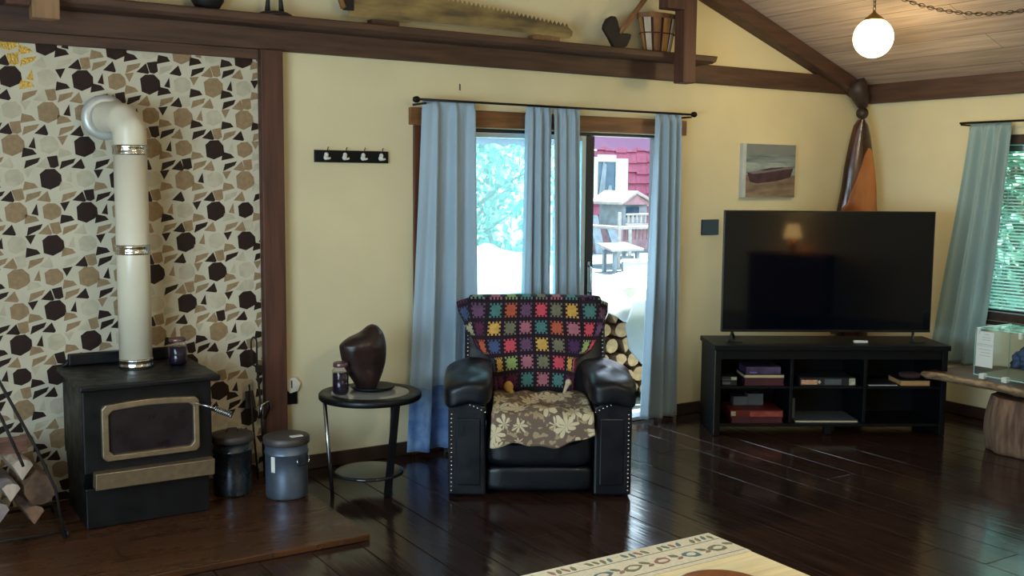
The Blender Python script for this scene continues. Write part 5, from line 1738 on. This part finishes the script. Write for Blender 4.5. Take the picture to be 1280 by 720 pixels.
for i in range(5):
    MB().box(9.86 + i * .055, 9.895 + i * .055, PYY - .23, PYY - .205, .80, 1.35).build('side_picket', MAT['playpink'], ph)
# plank table in front of it
TYY = 5.2
pt = thing('plank_table', 'low weathered plank table before the play house', 'table', (8.8, TYY + .2, gy(TYY)))
MB().hexa([(8.52, TYY, .80), (9.06, TYY, .80), (9.10, TYY + .45, .86), (8.62, TYY + .45, .86), (8.52, TYY, .83), (9.06, TYY, .83), (9.10, TYY + .45, .89), (8.62, TYY + .45, .89)]).build('plank_top', MAT['play'], pt, bevel=.003)
for x, y in ((8.60, TYY + .05), (8.98, TYY + .05), (8.66, TYY + .36), (9.0, TYY + .36)):
    MB().box(x, x + .045, y, y + .045, gy(TYY) + .001, .799).build('leg', MAT['paleblue'], pt)
for z in (.58, .68):
    MB().box(8.76, 8.97, TYY + .1, TYY + .13, z, z + .05).build('side_slat', MAT['paleblue'], pt)
bxo = thing('storage_crate', 'white crate standing near the plank table in the yard', 'crate', (8.5, 4.6, gy(4.6)))
MB().box(8.36, 8.62, 4.5, 4.76, gy(4.6) + .001, .70).build('body', MAT['whitetrim'], bxo, bevel=.006)
MB().box(8.34, 8.64, 4.48, 4.78, .701, .735).build('lid', MAT['whitetrim'], bxo, bevel=.006)
# weathered planks leaning on the outbuilding
for i, (x, tl_, lab) in enumerate(((10.75, .3, 'tall weathered plank leaning on the outbuilding left of the play house'), (11.15, -.1, 'second weathered plank leaning on the outbuilding, nearer the play house'))):
    m = MB().hexa([(x, BY - .5, gy(9) + .002), (x + .18, BY - .5, gy(9) + .002), (x + .18, BY - .45, gy(9) + .002), (x, BY - .45, gy(9) + .002), (x + tl_ * .3, BY - .14, 1.15), (x + .18 + tl_ * .3, BY - .14, 1.15), (x + .18 + tl_ * .3, BY - .09, 1.15), (x + tl_ * .3, BY - .09, 1.15)])
    tag(m.build('leaning_plank', MAT['paleblue'], bevel=.004), lab, 'plank', 'planks leaning on the outbuilding')
# deck rail left of the tarp
rl = thing('deck_rail', 'white deck rail seen through the closed door pane', 'railing', (5.1, 2.6, gy(2.63)))
for z in (.98, .62):
    MB().box(3.6, 6.05, 2.6, 2.66, z, z + .06).build('rail', MAT['whitetrim'], rl, bevel=.004)
for x in (3.62, 4.85, 5.95):
    MB().box(x, x + .08, 2.59, 2.67, gy(2.67) + .001, 1.06).build('post', MAT['whitetrim'], rl, bevel=.004)
# awning valance above the patio
aw = thing('patio_awning', 'mauve scalloped awning over the patio outside the door', 'awning', (4.8, 1.3, 2.2))
MB().hexa([(3.0, 1.5, 2.24), (7.6, 1.5, 2.24), (7.6, 1.95, 2.16), (3.0, 1.95, 2.16), (3.0, 1.5, 2.25), (7.6, 1.5, 2.25), (7.6, 1.95, 2.17), (3.0, 1.95, 2.17)]).build('canopy', MAT['awning'], aw)
pv = [(3.0, 2.16)]
for i in range(23 * 6 + 1):
    x = 3.0 + 4.6 * i / (23 * 6)
    pv.append((x, 2.015 + .03 * abs(math.sin(PI * i / 6))))
pv.append((7.6, 2.16))
MB().prism(pv, 1.95, 1.956, 'xz').build('valance', MAT['awning'], aw)
for x in (3.05, 7.5):
    MB().tube([(x, 1.9, GZ0 + .001), (x, 1.9, 2.158)], .025, 10).build('post', MAT['aluminium'], aw)

def tree(label, x, y, h_, cr, n_, mat, seed, squash=1.0, zc=None, leaf=.1, group='trees beyond the patio', trunk_h=None):
    g0 = gy(y) if y > .355 else GZ0
    t = thing('leafy_tree', label, 'tree', (x, y, g0), group=group)
    rg = random.Random(seed)
    th = trunk_h or h_ * .6
    tr_ = MB().tube([(x, y, g0 + .002), (x + .06, y, th * .5), (x - .05, y + .05, th)], [.11, .085, .05], 10)
    for k in range(7):
        a = rg.uniform(0, 6.28)
        z = th * rg.uniform(.35, .95)
        tr_.tube([(x, y, z), (x + cr * .45 * math.cos(a), y + cr * .45 * math.sin(a), z + cr * .35), (x + cr * .8 * math.cos(a), y + cr * .8 * math.sin(a), z + cr * .5)], [.035, .022, .01], 6)
    tr_.build('trunk', MAT['trunk'], t)
    m_ = MB()
    zc = zc if zc is not None else h_ - cr * squash
    for k in range(n_):
        d = Vector((rg.gauss(0, 1), rg.gauss(0, 1), rg.gauss(0, 1))).normalized() * (rg.random() ** .4)
        c = Vector((x + d.x * cr, y + d.y * cr, max(g0 + .08, zc + d.z * cr * squash)))
        a = Vector((rg.gauss(0, 1), rg.gauss(0, 1), rg.gauss(0, 1))).normalized() * leaf * rg.uniform(.6, 1.2)
        b_ = a.orthogonal().normalized() * leaf * .5
        m_._add([c - a, c + b_, c + a, c - b_], [(0, 1, 2, 3)], 0)
    m_.build('foliage', MAT[mat], t)
    return t
tree('teal green bushy tree nearest the deck rail beyond the glass', 6.2, 5.2, 3.4, 1.25, 1500, 'leafa', 1, 1.1)
tree('broad leafy tree standing between deck rail and outbuilding', 8.0, 7.6, 4.6, 1.7, 1800, 'leafa', 2, 1.1)
tree('yellow green tree at the left beyond the deck rail', 4.9, 7.6, 4.6, 1.7, 1500, 'leafb', 3, 1.1)
tree('tall green tree far behind the yard', 8.2, 12.5, 7.0, 2.9, 2400, 'leafa', 4, 1.1, leaf=.15)
tree('small pale bush hanging by the outbuilding window', 13.1, 8.2, 2.9, .8, 700, 'leafa', 6, 1.0, leaf=.08)
gs_ = 'trees outside the side window'
tree('dense green tree nearest the side window', 9.7, .25, 3.4, 1.3, 3000, 'leafa', 11, 1.35, leaf=.1, group=gs_)
tree('teal green tree behind the one nearest the side window', 13.0, 2.1, 4.8, 2.1, 2800, 'leafb', 12, 1.15, leaf=.15, group=gs_)
tree('spreading tree farther along outside the side window', 12.0, -2.6, 4.2, 1.8, 2600, 'leafa', 13, 1.1, leaf=.12, group=gs_)

# ------------------------------------------------------------------ light
w = bpy.data.worlds.new('world')
scene.world = w
w.use_nodes = True
nt = w.node_tree
bg = nt.nodes['Background']
bg.inputs['Color'].default_value = (0.62, 0.86, 1.0, 1)
bg.inputs['Strength'].default_value = 7.0
sun = light('sun', 'SUN', (0, 0, 10), 45.0, (1.0, .97, .92), R(1.0))
sun.rotation_euler = Vector((-.33, -.06, -.94)).to_track_quat('-Z', 'Y').to_euler()
# bulbs of the lamps
light('globe_bulb', 'POINT', (GX, GY, GZ - GR - .03), 21, (1.0, .80, .46), .1)
light('table_lamp_bulb', 'POINT', (lx, ly, lz + .3), 30, (1.0, .74, .42), .06)
# unseen globe lamp added behind the viewer to brighten the room
g2x, g2y, g2z = 2.5, -4.7, 2.75
gq = thing('globe_pendant', 'added unseen globe lamp behind the coffee table, brightens the room', 'lamp', (g2x, g2y, g2z - .127))
MB().ball((g2x, g2y, g2z), .127, 32, 20).build('globe', MAT['globe'], gq)
MB().lathe([(.062, g2z + .11), (.06, g2z + .123), (.03, g2z + .147), (.008, g2z + .177)], (g2x, g2y, 0), 24).build('brass_cap', MAT['brass'], gq)
chain_links([(g2x, g2y, g2z + .172), (g2x, g2y, ceil_z(g2x) - .012)]).build('chain', MAT['chain'], gq)
light('added_rear_fill', 'POINT', (g2x, g2y, g2z - .127 - .05), 74, (1.0, .90, .70), .1)
# daylight at the openings of the left window, the door and the right window
light('left_window_daylight', 'AREA', (X0 + .02, (LY0 + LY1) / 2, (LZ0 + LZ1) / 2), 112, (.62, .83, 1.0), 2.9, (R(90), 0, R(-90)), 1.25)

# ------------------------------------------------------------------ camera
cd = bpy.data.cameras.new('camera')
cam = bpy.data.objects.new('camera', cd)
COL.objects.link(cam)
f_, yaw, pitch, roll, ch, cD = 1305.18, 0.56331826, 0.10150523, 0.00830263, 1.71809, 5.804526
cd.sensor_width = 36
cd.lens = 36 * f_ / 1280
cd.clip_start = .05
F = Vector((math.sin(yaw) * math.cos(pitch), math.cos(yaw) * math.cos(pitch), -math.sin(pitch)))
Rt = F.cross(Vector((0, 0, 1))).normalized()
Up = Rt.cross(F)
R2 = Rt * math.cos(roll) + Up * math.sin(roll)
U2 = -Rt * math.sin(roll) + Up * math.cos(roll)
mat = Matrix(((R2.x, U2.x, -F.x, 0), (R2.y, U2.y, -F.y, -cD), (R2.z, U2.z, -F.z, ch), (0, 0, 0, 1)))
cam.matrix_world = mat
scene.camera = cam
scene.cycles.transparent_max_bounces = 32
scene.cycles.max_bounces = 14
scene.view_settings.view_transform = 'Standard'
scene.view_settings.look = 'None'
scene.view_settings.gamma = 1
scene.view_settings.use_curve_mapping = False
scene.view_settings.exposure = 0.0
